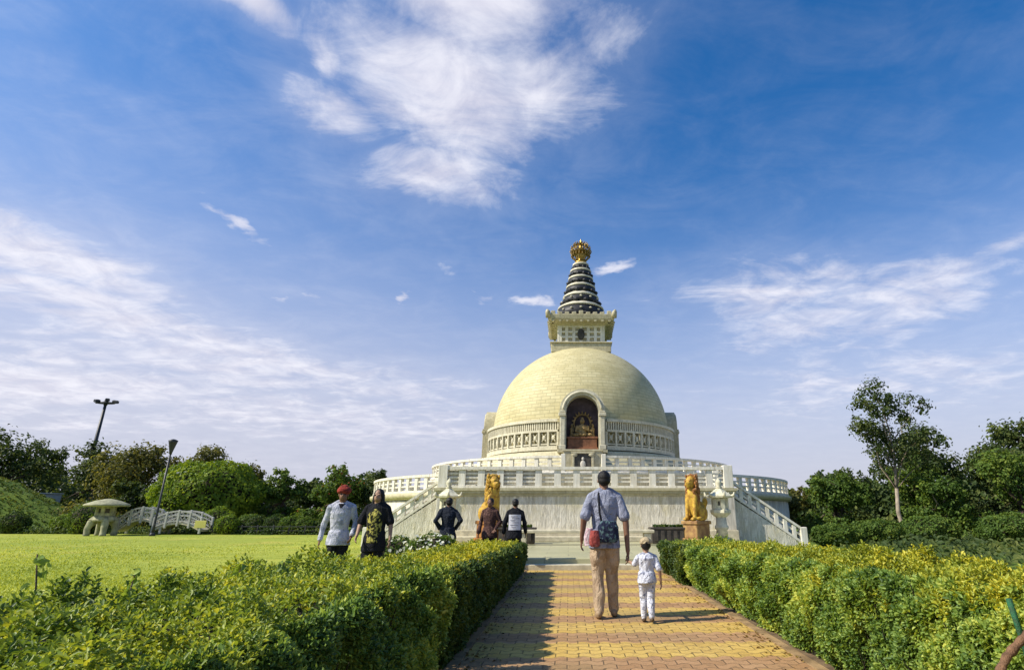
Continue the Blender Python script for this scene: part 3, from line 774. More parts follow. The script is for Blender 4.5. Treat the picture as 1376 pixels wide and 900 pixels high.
# ------------------------------------------------------------------ statues in the niche
def buddha():
    p = s2w(0, -6.22, 4.56)
    b = empty('buddha_statue', p, SR, 'gilded seated figure on a red-brown throne inside the arched niche of the dome', 'statue')
    t = MB(); t.box((0, .03, .30), (1.62, .5, .60), 0, .03); t.box((0, .02, .66), (1.74, .54, .12), 0, .03); t.box((0, .0, .06), (1.72, .58, .12), 0, .02)
    t.build('throne', 'redstone', b)
    me = solid([('l', [((0, 0, .78), .30, .2), ((0, 0, 1.0), .22, .16), ((0, 0, 1.25), .29, .17), ((0, 0, 1.36), .24, .13), ((0, 0, 1.42), .09, .09)]),
                ('e', (0, 0, 1.58), (.13, .14, .17)), ('e', (0, .02, 1.76), (.07, .07, .07)), ('c', (-.3, 0, .84), (.1, -.2, .82), .13, .10), ('c', (.3, 0, .84), (-.1, -.2, .84), .13, .10),
                ('e', (-.42, -.06, .82), (.15, .17, .12)), ('e', (.42, -.06, .82), (.15, .17, .12)),
                ('c', (-.29, 0, 1.3), (-.36, -.02, 1.05), .075, .065), ('c', (-.36, -.02, 1.05), (-.08, -.2, .96), .06, .045), ('c', (.29, 0, 1.3), (.36, -.02, 1.05), .075, .065), ('c', (.36, -.02, 1.05), (.1, -.18, 1.16), .06, .045)], .022, 3)
    link('figure', me, 'statuegold', b)
    a = MB(); a.tube([(.46 * cos(t_), .22, 1.5 + .52 * sin(t_)) for t_ in np.linspace(0, 2 * pi, 28)], .05, 6)
    for k in range(13):
        t_ = -.4 + (pi + .8) * k / 12; a.tube([(.5 * cos(t_), .22, 1.5 + .56 * sin(t_)), (.62 * cos(t_), .2, 1.5 + .72 * sin(t_))], [.06, .015], 5)
    a.build('halo', 'statuegold', b)
    for sx in (-1, 1):
        me = solid([('l', [((sx * .58, .08, .72), .12, .1), ((sx * .58, .08, 1.0), .09, .08), ((sx * .58, .08, 1.2), .12, .08), ((sx * .58, .08, 1.26), .05, .05)]), ('e', (sx * .58, .07, 1.36), (.075, .08, .1)), ('c', (sx * .48, .04, 1.16), (sx * .5, -.06, 1.02), .04, .03)], .02, 2)
        link('attendant', me, 'statuegold', b)
buddha()

# ------------------------------------------------------------------ guardian lions
def lion(name, loc, rz, label, body_m, mane_m, ped_m):
    L = empty(name, loc, rz, label, 'lion statue', 'guardian lions before the stupa'); L.scale = (.88, .88, 1)
    p = MB(); p.box((0, .1, .09), (.80, 1.1, .18), 0, .02); p.box((0, .1, .40), (.64, .94, .46), 0, .03); p.box((0, .1, .68), (.74, 1.04, .12), 0, .02)
    p.build('pedestal', ped_m, L)
    z = .74
    pr = [('e', (0, .28, z + .34), (.30, .34, .34)), ('l', [((0, .16, z + .16), .24, .28), ((0, .02, z + .55), .25, .24), ((0, -.08, z + .86), .25, .21), ((0, -.1, z + 1.05), .17, .16)]),
          ('e', (0, -.14, z + 1.28), (.19, .2, .22)), ('e', (0, -.33, z + 1.21), (.115, .13, .085)), ('e', (0, -.31, z + 1.12), (.095, .11, .05)), ('e', (0, -.44, z + 1.25), (.05, .035, .035))]
    for s_ in (-1, 1):
        pr += [('c', (s_ * .17, -.16, z + .78), (s_ * .17, -.24, z + .12), .10, .075), ('e', (s_ * .17, -.31, z + .06), (.095, .15, .07)),
               ('e', (s_ * .28, .2, z + .24), (.13, .28, .25)), ('e', (s_ * .29, -.04, z + .07), (.10, .22, .075)), ('e', (s_ * .15, -.06, z + 1.47), (.055, .04, .075)), ('e', (s_ * .08, -.315, z + 1.34), (.045, .04, .03))]
        for k in (-1, 0, 1): pr.append(('e', (s_ * .17 + k * .05, -.43, z + .045), (.03, .045, .035)))
    pr += [('c', (.1, .55, z + .1), (.14, .62, z + .5), .055, .05), ('e', (.14, .6, z + .62), (.11, .11, .16))]
    link('body', solid(pr, .026, 2), body_m, L)
    r = random.Random(5); m = MB()
    for k in range(330):     # mane of carved curls
        a = r.uniform(-2.6, 2.6); zz = r.uniform(.55, 1.54)
        if abs(a) > 2.0 and zz > 1.05: continue
        rad = .225 + .035 * sin((zz - .5) * 3.0)
        x = rad * sin(a); y = rad * cos(a) * .95 - .06 * (zz > 1.1) - .02
        q = r.uniform(.8, 1.2); m.add(*uv_ell((x, y, z + zz), (.042 * q, .042 * q, .06 * q), (r.uniform(-.5, .5), 0, 0), 7, 5))
    for k in range(12): a = pi * (k / 11 - .5) ; m.add(*uv_ell((.20 * sin(a), -.05, z + 1.32 + .2 * cos(a)), (.05, .08, .055), None, 8, 6))
    m.build('mane', mane_m, L)
    for s_ in (-1, 1): e = MB(); e.add(*uv_ell((s_ * .075, -.325, z + 1.315), (.025, .02, .02), None, 8, 6)); e.build('eye', 'black', L)
    return L
lion('lion_statue', (-2.70, 20.2, .245), R(35), 'yellow painted lion sitting left of the path before the stupa wall', 'liongold', 'liongold', 'lionbrown')
lion('lion_statue', (4.36, 20.0, .245), R(-45), 'golden lion with brown mane on an orange pedestal beside the right stone lantern', 'liongold', 'lionbrown', 'lionorange')

# ------------------------------------------------------------------ stone lanterns at the stupa
def pillar_lantern(loc, rz, label):
    L = empty('stone_lantern', loc, rz, label, 'stone lantern', 'tall stone lanterns before the stupa'); L.scale = (.82, .82, .86)
    hexa = dict(n=6, smooth=False)
    b = MB(); b.lathe([(.40, 0), (.40, .14), (.32, .2), (.22, .26)], **hexa); b.build('base', 'lantern', L)
    b = MB(); b.lathe([(.25, .26), (.23, .5), (.29, .56), (.29, .64), (.23, .7), (.22, .98)], 20); b.build('shaft', 'lantern', L)
    b = MB(); b.lathe([(.22, .98), (.38, 1.10), (.44, 1.16), (.44, 1.27), (.33, 1.32)], **hexa); b.build('platform', 'lantern', L)
    f = MB(); f.lathe([(.26, 1.32), (.26, 1.72)], **hexa)
    lb = f.build('fire_box', 'darkstone', L)
    f = MB()
    for k in range(6):
        a = k * pi / 3; f.box((.29 * sin(a), -.29 * cos(a), 1.52), (.17, .12, .40), a)
        a += pi / 6; f.box((.255 * sin(a), -.255 * cos(a), 1.38), (.2, .06, .13), a); f.box((.255 * sin(a), -.255 * cos(a), 1.67), (.2, .06, .11), a)
    f.build('fire_box_frame', 'lantern', lb)
    r = MB(); r.lathe([(.26, 1.72), (.56, 1.76), (.58, 1.82), (.40, 1.92), (.22, 2.06), (.10, 2.14)], **hexa)
    for k in range(6):
        a = k * pi / 3; r.tube([(.5 * sin(a), -.5 * cos(a), 1.8), (.62 * sin(a), -.62 * cos(a), 1.86), (.64 * sin(a), -.64 * cos(a), 1.98)], [.07, .06, .02], 6)
    r.build('roof', 'lantern', L)
    b = MB(); b.lathe([(.10, 2.12), (.15, 2.17), (.08, 2.22), (.14, 2.32), (.12, 2.42), (.03, 2.52), (0, 2.55)], 16); b.build('finial', 'lantern', L)
pillar_lantern((5.36, 20.3, .245), .1, 'pale stone lantern on a round shaft beside the right lion')
pillar_lantern((-4.30, 20.6, .245), .2, 'pale stone lantern near the left stair, left of the yellow lion')

# garden lantern with spreading legs at the lawn's edge
def garden_lantern(loc):
    L = empty('garden_lantern', loc, .35, 'squat mossy stone lantern with a wide mushroom cap at the lawn edge', 'stone lantern'); L.scale = (.76, .76, 1.02)
    b = MB(); b.lathe([(.55, 1.56), (1.40, 1.60), (1.46, 1.66), (1.38, 1.72), (.8, 1.9), (.25, 2.0), (.05, 2.02)], 28); b.build('cap', 'lanternold', L)
    f = MB(); f.lathe([(.50, 1.10), (.50, 1.58)], 6, smooth=False); fb = f.build('fire_box', 'darkstone', L)
    f = MB()
    for k in range(6):
        a = k * pi / 3; f.box((.54 * sin(a), -.54 * cos(a), 1.33), (.22, .16, .47), a)
        a += pi / 6; f.box((.48 * sin(a), -.48 * cos(a), 1.16), (.36, .08, .14), a); f.box((.48 * sin(a), -.48 * cos(a), 1.53), (.36, .08, .1), a)
    f.build('fire_box_frame', 'lanternold', fb)
    b = MB(); b.lathe([(.5, .74), (.86, .78), (.92, .86), (.78, 1.0), (.56, 1.12)], 6, smooth=False); b.build('platform', 'lanternold', L)
    for k in range(4):
        a = k * pi / 2 + .5; b = MB()
        b.tube([(.5 * sin(a), -.5 * cos(a), .86), (.74 * sin(a), -.74 * cos(a), .66), (.84 * sin(a), -.84 * cos(a), .36), (.80 * sin(a), -.80 * cos(a), .12), (.84 * sin(a), -.84 * cos(a), 0)], [.27, .24, .20, .20, .24], 8)
        b.build('leg', 'lanternold', L)
garden_lantern((-26.9, 31.3, 0))

# ------------------------------------------------------------------ benches and troughs on the plaza
def bench(loc, rz, ln, label):
    L = empty('stone_bench', loc, rz, label, 'bench', 'stone benches on the plaza')
    b = MB(); b.box((0, 0, .42), (ln, .5, .10), 0, .02); b.build('seat', 'benchstone', L)
    for s_ in (-1, 1): b = MB(); b.box((s_ * (ln / 2 - .22), 0, .185), (.22, .4, .37), 0, .02); b.build('leg', 'benchstone', L)
bench((-.45, 19.2, .245), 0, 2.5, 'low cream stone bench before the stupa wall, left of the walking man')
bench((2.05, 19.2, .245), 0, 1.5, 'short cream stone bench behind the child, right of the walking man')
def trough(loc, label, ln):
    L = empty('planter_trough', loc, 0, label, 'planter', 'dark planters along the stupa plinth')
    b = MB(); b.box((0, 0, .25), (ln, .5, .5), 0, .02); b.box((0, 0, .49), (ln + .1, .6, .07), 0, .02)
    for i in range(int(ln / .22)): b.box((-ln / 2 + .15 + i * .22, -.26, .26), (.12, .05, .34))
    b.build('trough', 'darkstone', L)
    r = np.random.default_rng(3); n = 500
    P = np.stack([r.uniform(-ln / 2 + .1, ln / 2 - .1, n), r.uniform(-.2, .2, n), r.uniform(.48, .60, n)], 1)
    link('plants', leaves_mesh('plants', P, np.tile([0, 0, 1.], (n, 1)), .09, r=r), 'bush_dark', L)
trough((3.55, 20.2, .245), 'dark planter trough behind the child, left of the golden lion', 1.4)
trough((-1.75, 20.0, .245), 'dark planter trough at the end of the left hedge, right of the yellow lion', 1.2)

# ================================================================== HEDGES
def hedge(name, label, x0, x1, y0, y1, hfun, mat_side, mat_top, dens=1.0, face=1, wob=.05, seed=1, top_edge=None, sprouts=()):
    """leaf-by-leaf clipped hedge along the path; leaves grow smaller and closer where the hedge is near"""
    r = np.random.default_rng(seed)
    root = empty(name, ((x0 + x1) / 2, (y0 + y1) / 2, 0), 0, label, 'hedge')
    cx, cy = (x0 + x1) / 2, (y0 + y1) / 2
    ph = r.uniform(0, 6.28, 24)
    def bulge(a, b):   # lumpy surface
        d = 0
        for i in range(6):
            f = 1.1 * 1.62 ** i; d = d + np.sin(a * f * 1.3 + ph[i]) * np.sin(b * f * 1.7 + ph[i + 6]) / (1 + i * .55)
        return d * wob * .6
    def sample(n, which):
        u, v = r.random(n), r.random(n)
        # nearer part gets more leaves
        yy = y0 + (y1 - y0) * u
        if which == 'top':
            x = x0 + (x1 - x0) * v; hh = hfun(yy)
            ed = np.minimum(x - x0, x1 - x); ro = np.clip(1 - ed / .16, 0, 1); re = np.clip(1 - np.minimum(yy - y0, y1 - yy) / .16, 0, 1)
            z = hh + bulge(x * 2, yy * 2) - .10 * ro ** 2 - .10 * re ** 2
            return np.stack([x, yy, z], 1), np.tile([0, 0, 1.], (n, 1))
        if which in ('L', 'R'):
            s = -1 if which == 'L' else 1; hh = hfun(yy); z = .02 + (hh - .02) * v ** .9
            x = (x0 if s < 0 else x1) + s * bulge(yy * 2, z * 3) + s * (-.10 * np.clip((z / hh - .85) / .15, 0, 1) ** 2 - .10 * np.clip(1 - z / .3, 0, 1))
            return np.stack([x, yy, z], 1), np.tile([s, 0, .35], (n, 1))
        s = -1 if which == 'F' else 1; ye = y0 if s < 0 else y1
        x = x0 + (x1 - x0) * u; hh = hfun(np.full(n, ye)); z = .02 + hh * v
        return np.stack([x, ye + s * bulge(x * 2, z * 3), z], 1), np.tile([0, s, .35], (n, 1))
    def size_of(P):
        dist = np.linalg.norm(P - np.array([0, 0, 1.2]), axis=1); return np.clip(.0168 * dist ** .57, .020, .058)
    def make(part, which, mname, n, depth):
        Ps, Ns = [], []
        for w_, k in which:
            P, Nn = sample(int(n * k * 3), w_)
            dist = np.linalg.norm(P - np.array([0, 0, 1.2]), axis=1)
            keep = r.random(len(P)) < np.clip((2.6 / (dist + .6)) ** 1.15, .12, 1)
            P, Nn = P[keep], Nn[keep]
            # holes: some clumps stand out, some recede
            cl = np.sin(P[:, 0] * 9 + ph[3]) * np.sin(P[:, 1] * 8.3 + ph[4]) * np.sin(P[:, 2] * 10 + ph[5]) + .5 * np.sin(P[:, 1] * 19 + ph[8]) * np.sin((P[:, 0] + P[:, 2]) * 17)
            P = P + Nn * (cl * .085 - np.abs(r.normal(0, depth, len(P))))[:, None]
            if w_ != 'top':    # bare pockets in the clipped faces
                hole = np.sin(P[:, 1] * 5.1 + ph[9]) * np.sin(P[:, 2] * 6.3 + P[:, 0] * 4 + ph[10]) + .7 * np.sin(P[:, 1] * 11.7 + ph[11]) * np.sin(P[:, 2] * 12.9 + ph[12])
                k2 = (hole < .95) | (r.random(len(P)) < .35); P, Nn = P[k2], Nn[k2]
            Ps.append(P); Ns.append(Nn)
        P = np.concatenate(Ps); Nn = np.concatenate(Ns)
        # leaves sit in whorls of six on short shoots that point outwards and up
        k = 6; m_ = len(P) // k; P, Nn = P[:m_], Nn[:m_]
        ax = Nn + r.normal(0, .40, P.shape) + [0, 0, .3]; ax /= np.linalg.norm(ax, axis=1, keepdims=True)
        u_ = np.cross(ax, r.normal(0, 1, P.shape)); u_ /= np.linalg.norm(u_, axis=1, keepdims=True); w_ = np.cross(ax, u_)
        sz = size_of(P); q = np.arange(k)[None] / (k - 1); an = np.arange(k)[None] * 2.4 + r.uniform(0, 6.28, (m_, 1))
        rad = u_[:, None] * np.cos(an)[..., None] + w_[:, None] * np.sin(an)[..., None]
        td = ax[:, None] * (.25 + 1.0 * q)[..., None] + rad
        td /= np.linalg.norm(td, axis=2, keepdims=True)
        ctr = P[:, None] + ax[:, None] * (q * 1.3 - .9)[..., None] * sz[:, None, None] + td * (.5 * sz)[:, None, None]
        nn_ = ax[:, None] * 1.0 - rad * .35 + r.normal(0, .15, ctr.shape)
        me = leaves_mesh(part, ctr.reshape(-1, 3) - np.array([cx, cy, 0]), nn_.reshape(-1, 3), np.repeat(sz, k) * np.tile(1.1 - .45 * q.ravel(), m_), .5, .35, .12, r, td.reshape(-1, 3))
        return link(part, me, mname, root)
    L = y1 - y0; W = x1 - x0
    side = 'R' if face > 0 else 'L'; back = 'L' if face > 0 else 'R'
    ends = [('F', .25 * W / L * 1.3 + .04), ('E', .12 * W / L + .02)]
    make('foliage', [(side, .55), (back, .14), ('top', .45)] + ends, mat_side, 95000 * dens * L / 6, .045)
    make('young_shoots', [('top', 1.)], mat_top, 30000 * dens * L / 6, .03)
    if len(sprouts):
        Ps = []
        for sx_, sy_, sh in sprouts:
            h0 = float(hfun(np.array([sy_]))[0]); lean = r.normal(0, .05, 2)
            s_ = MB(); s_.tube([(sx_ - cx, sy_ - cy, h0 - .2), (sx_ - cx + lean[0], sy_ - cy + lean[1], h0 + sh)], [.006, .003], 5); s_.build('shoot_stem', 'bark', root)
            t = r.random(40); Ps.append(np.stack([sx_ + lean[0] * t + r.normal(0, .018, 40), sy_ + lean[1] * t + r.normal(0, .018, 40), h0 - .1 + (sh + .1) * t], 1))
        P = np.concatenate(Ps); link('shoot_leaves', leaves_mesh('shoot_leaves', P - np.array([cx, cy, 0]), r.normal(0, 1, P.shape), .045, .5, .3, .3, r), mat_side, root)
    # dense dark twiggy inside
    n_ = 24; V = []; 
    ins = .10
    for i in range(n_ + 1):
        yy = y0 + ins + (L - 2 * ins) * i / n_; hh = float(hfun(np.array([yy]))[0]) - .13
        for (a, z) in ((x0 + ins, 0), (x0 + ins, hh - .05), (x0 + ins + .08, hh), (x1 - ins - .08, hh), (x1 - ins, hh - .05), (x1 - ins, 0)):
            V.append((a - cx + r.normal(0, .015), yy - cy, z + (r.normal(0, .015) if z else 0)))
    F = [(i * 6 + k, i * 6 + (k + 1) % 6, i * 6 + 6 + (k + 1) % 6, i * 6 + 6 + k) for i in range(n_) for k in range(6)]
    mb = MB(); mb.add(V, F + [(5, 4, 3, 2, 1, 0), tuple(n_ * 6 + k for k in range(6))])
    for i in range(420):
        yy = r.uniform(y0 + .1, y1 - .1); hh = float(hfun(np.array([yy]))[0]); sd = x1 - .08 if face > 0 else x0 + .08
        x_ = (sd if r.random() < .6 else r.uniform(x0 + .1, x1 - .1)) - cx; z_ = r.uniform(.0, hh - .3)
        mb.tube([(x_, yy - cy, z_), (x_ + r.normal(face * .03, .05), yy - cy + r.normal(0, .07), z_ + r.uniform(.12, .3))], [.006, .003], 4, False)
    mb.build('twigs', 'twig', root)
    return root

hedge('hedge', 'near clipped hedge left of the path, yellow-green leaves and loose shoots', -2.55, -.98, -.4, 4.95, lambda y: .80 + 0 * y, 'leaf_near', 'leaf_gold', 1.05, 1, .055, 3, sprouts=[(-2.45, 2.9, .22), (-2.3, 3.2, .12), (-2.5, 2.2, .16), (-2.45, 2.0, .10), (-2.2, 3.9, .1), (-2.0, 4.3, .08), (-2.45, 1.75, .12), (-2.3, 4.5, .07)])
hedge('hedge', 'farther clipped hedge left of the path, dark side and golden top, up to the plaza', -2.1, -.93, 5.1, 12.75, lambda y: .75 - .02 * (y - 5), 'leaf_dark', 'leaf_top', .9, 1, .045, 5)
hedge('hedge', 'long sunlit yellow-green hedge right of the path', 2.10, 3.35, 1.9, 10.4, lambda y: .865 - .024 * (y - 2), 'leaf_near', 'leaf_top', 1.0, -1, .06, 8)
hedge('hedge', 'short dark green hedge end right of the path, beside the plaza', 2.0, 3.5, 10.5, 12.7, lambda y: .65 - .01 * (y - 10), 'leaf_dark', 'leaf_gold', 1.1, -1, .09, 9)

def shrub(name, label, loc, rad, n, size, m, group=None, cat='shrub', seed=1, flower=None, nf=0, trunk=.0, lob=7):
    """rounded bush: leaf clumps over several lobes on short stems"""
    r = np.random.default_rng(seed); root = empty(name, loc, 0, label, cat, group)
    rad = np.array(rad, float); zc = trunk + rad[2] * .95
    d = r.normal(0, 1, (n, 3)); d /= np.linalg.norm(d, axis=1, keepdims=True)
    ph = r.uniform(0, 6.3, 6)
    lump = 1 + .10 * np.sin(d[:, 0] * 6 + ph[0]) * np.sin(d[:, 2] * 5 + ph[1]) + .07 * np.sin(d[:, 1] * 11 + ph[2]) * np.sin(d[:, 0] * 9 + ph[3])
    k = lump * (1 - np.abs(r.normal(0, .09, n)))
    P = d * rad * k[:, None] + [0, 0, zc]; P[:, 2] = np.maximum(P[:, 2], .03)
    link('foliage', leaves_mesh('foliage', P, d + [0, 0, .3], size, .6, .3, .6, r), m, root)
    if flower:
        i = r.choice(n, nf); link('blossom', leaves_mesh('blossom', P[i] + d[i] * .04, d[i] + [0, 0, .6], size * 1.1, .9, .3, .5, r), flower, root)
    mb = MB()
    for q in range(5):
        a = 2 * pi * q / 5; mb.tube([(.06 * cos(a), .06 * sin(a), 0), (rad[0] * .5 * cos(a), rad[1] * .5 * sin(a), zc)], [.03 + trunk * .04, .012], 6)
    mb.add(*uv_ell((0, 0, zc), rad * .78)); mb.build('stems', 'twig', root)
    return root
shrub('flowering_shrub', 'small shrub with white blossom between the left hedge and the stair', (-2.75, 12.2, 0), (.62, .5, .42), 1600, .07, 'tree_mid', flower='flower_white', nf=260, seed=21)
shrub('flowering_shrub', 'loose pale-flowered shrub at the foot of the left stair', (-4.0, 13.6, 0), (.7, .5, .36), 1500, .075, 'tree_mid', flower='flower_white', nf=160, seed=22)

# ================================================================== TREES
def tree(name, label, base, h, crown, nleaf, size, m, trunk_r=.22, bark='bark', seed=1, nl=9, clear=.25, group=None, lobes=None, fork=None, shell=.16, flower=None, low=5, spine=None, limbbark=None):
    """tapered trunk, limbs to every lobe, leaf clumps spread through the lobes.  crown = (cx, cy, cz, rx, ry, rz)"""
    r = np.random.default_rng(seed); root = empty(name, base, 0, label, 'tree', group)
    cx, cy, cz, rx, ry, rz = crown
    if lobes is None:
        lobes = []
        for i in range(nl):
            d = r.normal(0, 1, 3); d /= np.linalg.norm(d); q = r.uniform(.45, .8)
            if d[2] < -.5: d[2] *= .4
            lobes.append((cx + d[0] * rx * q, cy + d[1] * ry * q, cz + d[2] * rz * q, r.uniform(.30, .5) * min(rx, rz)))
        lobes.append((cx, cy, cz, .55 * min(rx, rz)))
        for i in range(low):
            a = 6.283 * i / low + r.uniform(-.4, .4); lobes.append((cx + cos(a) * rx * .62, cy + sin(a) * ry * .6, max(.5, (cz - rz) * .6 + .35 * h * clear), r.uniform(.30, .42) * min(rx, rz * 1.2)))
    w = np.array([l[3] ** 2 for l in lobes]); w /= w.sum(); Ps, Ns = [], []
    for l, k in zip(lobes, w):
        ncl = max(4, int(nleaf * k / 26)); c = np.array(l[:3]); R_ = l[3]
        d = r.normal(0, 1, (ncl, 3)); d /= np.linalg.norm(d, axis=1, keepdims=True)
        tip = c + d * R_ * (r.random((ncl, 1)) ** .45) * np.array([1.1, 1.1, .85]) * r.uniform(.8, 1.2, (ncl, 1))
        o = r.normal(0, 1, (ncl, 26, 3)) * R_ * shell
        P = tip[:, None] + o; Nn = (tip - c)[:, None] / R_ * .8 + o / (R_ * shell + 1e-6) * .35 + [0, 0, .45]
        Ps.append(P.reshape(-1, 3)); Ns.append(Nn.reshape(-1, 3))
    P = np.concatenate(Ps); Nn = np.concatenate(Ns); P[:, 2] = np.maximum(P[:, 2], .05)
    link('crown', leaves_mesh('crown', P, Nn, size, .6, .3, .55, r), m, root)
    if flower:
        i = r.choice(len(P), 350); link('blossom', leaves_mesh('blossom', P[i] + r.normal(0, .05, (350, 3)), Nn[i], size * .9, .9, .3, .5, r), flower, root)
    mb = MB(); top = Vector(fork) if fork else Vector((cx * .6, cy * .6, max(h * clear, cz - rz * .5)))
    mid = top * .5 + Vector((r.normal(0, .12), r.normal(0, .12), 0))
    mb.tube([(0, 0, -.05), (mid.x * .4, mid.y * .4, mid.z * .5), mid, top], [trunk_r * 1.25, trunk_r, trunk_r * .9, trunk_r * .75], 9)
    top0 = top
    if spine: mb.tube([top, top.lerp(Vector(spine), .5) + Vector((.12, 0, 0)), Vector(spine)], [trunk_r * .75, trunk_r * .5, trunk_r * .3], 8)
    tr = mb.build('trunk', bark, root)
    for l in lobes:
        b = MB(); e = Vector(l[:3]); top = top0
        if spine: top = top0.lerp(Vector(spine), min(1, max(0, (l[2] - 2.2 - top0.z) / (spine[2] - top0.z))))
        mm = top.lerp(e, .5) + Vector((r.normal(0, .15), r.normal(0, .15), .15 * l[3]))
        k = trunk_r * (.3 if spine else .5); b.tube([top - Vector((0, 0, .1)), top.lerp(mm, .5), mm, e], [k, k * .75, k * .5, k * .15], 6)
        for q in range(3):
            d = Vector(r.normal(0, 1, 3)).normalized() * l[3] * .8
            b.tube([mm.lerp(e, .3 + .3 * q), e + d], [k * .3, k * .08], 5)
        b.build('limb', limbbark or bark, tr)
    return root

GL = 'trees beyond the lawn'
tree('tree', 'dark sparse tree at far left behind the grassy hill with sky showing under its crown', (-58, 52, 0), 10, (1, 0, 6.0, 7.5, 4, 4.2), 11000, .28, 'tree_dark', .28, low=0, seed=31, nl=11, clear=.3, group=GL)
tree('tree', 'thin dark tree behind the pale grey wall left of the olive trees', (-48.5, 54, 0), 9, (0, 0, 5.4, 4.8, 4, 3.4), 7500, .27, 'tree_dark', .25, seed=32, nl=9, clear=.3, group=GL)
tree('tree', 'broad olive-brown tree behind the squat garden lantern', (-38.5, 47, 0), 8, (0, 0, 4.2, 5.2, 4, 3.5), 12000, .24, 'tree_olive', .28, seed=33, nl=12, clear=.2, group=GL)
tree('tree', 'olive tree behind the leaning lamp post, left of the round bright tree', (-31.5, 48, 0), 7, (0, 0, 4.0, 4.2, 3.5, 3.1), 10000, .24, 'tree_olive', .25, seed=34, nl=10, clear=.2, group=GL)
shrub('round_tree', 'large rounded bright green tree with a dense dome-shaped crown beyond the lawn', (-26.9, 40.5, 0), (3.7, 3.0, 2.6), 11000, .22, 'tree_bright', GL, 'tree', 35, lob=9)
tree('tree', 'dark green tree with a rounded top just right of the bright dome-shaped tree', (-22.6, 43.5, 0), 5, (0, 0, 3.1, 2.0, 2, 1.9), 6000, .20, 'tree_mid', .2, seed=36, nl=8, clear=.2, group=GL)
tree('tree', 'small low tree in the gap between two taller dark green trees beyond the lawn', (-20.3, 45, 0), 4.4, (0, 0, 2.6, 1.7, 1.7, 1.7), 4500, .2, 'tree_dark', .18, seed=37, nl=7, clear=.2, group=GL)
tree('tree', 'green tree with orange blossom behind the man in the red turban', (-18.0, 42.5, 0), 5.3, (0, 0, 3.0, 2.5, 2.2, 2.0), 8000, .2, 'tree_mid', .2, seed=38, nl=9, clear=.2, group=GL, flower='flower_red')
tree('tree', 'low dark tree beside the left edge of the stupa terrace', (-15.6, 44, 0), 4.6, (0, 0, 2.6, 1.9, 1.8, 1.9), 5000, .2, 'tree_dark', .18, seed=39, nl=8, clear=.2, group=GL)
tree('tree', 'bushy dark tree behind the white footbridges, left of the bright dome-shaped tree', (-33, 41.5, 0), 4, (0, 0, 2.2, 3.4, 2, 1.6), 6000, .2, 'tree_dark', .2, seed=40, nl=8, clear=.2, group=GL)

GR = 'trees right of the stupa'
EU = [(-1.85, 7.4, .75), (-.5, 8.3, .85), (.9, 7.9, .8), (2.0, 7.4, .7), (.3, 7.2, .75), (-2.4, 6.0, .8), (-1.2, 5.9, .95), (.1, 5.7, 1.0), (1.7, 5.6, .95), (2.5, 5.6, .55), (-1.7, 4.9, .7), (.8, 4.6, 1.0), (-.6, 4.4, .75), (2.1, 4.2, .8), (1.3, 6.8, .7), (-1.1, 6.9, .6)]
tree('tall_tree', 'tall slender tree with a pale forked trunk and airy crown rising right of the stupa', (18.9, 35, 0), 9, (0, 0, 6, 3, 3, 3), 6500, .155, 'tree_dark', .13, 'palebark', 51, clear=.3, group=GR, lobes=[(x * .86, ((i * 7) % 5 - 2) * .5, z, q) for i, (x, z, q) in enumerate(EU)], fork=(-.05, 0, 2.6), shell=.2, spine=(.1, 0, 6.2), limbbark='midbark')
tree('tree', 'broad dark tree at the right edge of the photo', (30.0, 40, 0), 8, (0, 0, 4.6, 4.6, 3.5, 2.9), 11000, .22, 'tree_dark', .28, seed=52, nl=13, clear=.2, group=GR)
tree('tree', 'dark tree with a ragged top just right of the tall pale-trunked tree', (24.4, 41.5, 0), 7.5, (0, 0, 4.4, 3.2, 3, 2.8), 8000, .2, 'tree_dark', .24, seed=53, nl=11, clear=.2, group=GR)
tree('tree', 'low green tree right of the stair, left of the tall pale-trunked tree', (16.6, 38, 0), 4.4, (0, 0, 2.3, 2.3, 2, 1.8), 7000, .18, 'tree_mid', .18, seed=54, nl=9, clear=.2, group=GR)
tree('tree', 'low olive tree against the right edge of the stupa terrace', (15.2, 42.5, 0), 3.8, (0, 0, 2.0, 1.9, 1.6, 1.5), 4500, .19, 'tree_olive', .16, seed=55, nl=8, clear=.2, group=GR)
tree('tree', 'leafy mid green tree in front of the broad dark tree at right', (24.0, 33.0, 0), 5, (0, 0, 2.5, 3.2, 2, 2.1), 9000, .17, 'tree_mid', .18, seed=56, nl=10, clear=.2, group=GR)
tree('tree', 'low bright green tree beneath the tall pale-trunked tree', (19.6, 32.4, 0), 3.6, (0, 0, 1.8, 2.1, 1.6, 1.5), 7000, .16, 'tree_mid', .15, 'palebark', seed=57, nl=8, clear=.2, group=GR)
tree('tree', 'dark low tree in the lower right behind the hedge', (29.0, 33.5, 0), 4.4, (0, 0, 2.2, 2.8, 2, 1.9), 7000, .17, 'tree_dark', .18, seed=58, nl=9, clear=.2, group=GR)
tree('tree', 'dense green tree between the tall pale-trunked tree and the ragged-topped tree', (22.6, 38.5, 0), 6, (0, 0, 3.2, 2.4, 2, 2.3), 8000, .18, 'tree_mid', .2, seed=71, nl=10, clear=.2, group=GR)
tree('tree', 'dark tree filling the gap at right between the ragged-topped and the broad tree', (27.2, 37.5, 0), 6.4, (0, 0, 3.4, 2.6, 2, 2.6), 9000, .19, 'tree_dark', .2, seed=72, nl=11, clear=.2, group=GR)
tree('tree', 'small dark tree far behind, just left of the tall pale-trunked tree', (20.6, 46, 0), 5, (0, 0, 2.8, 2.4, 2, 2.0), 6000, .2, 'tree_dark', .2, seed=73, nl=9, clear=.2, group=GR)
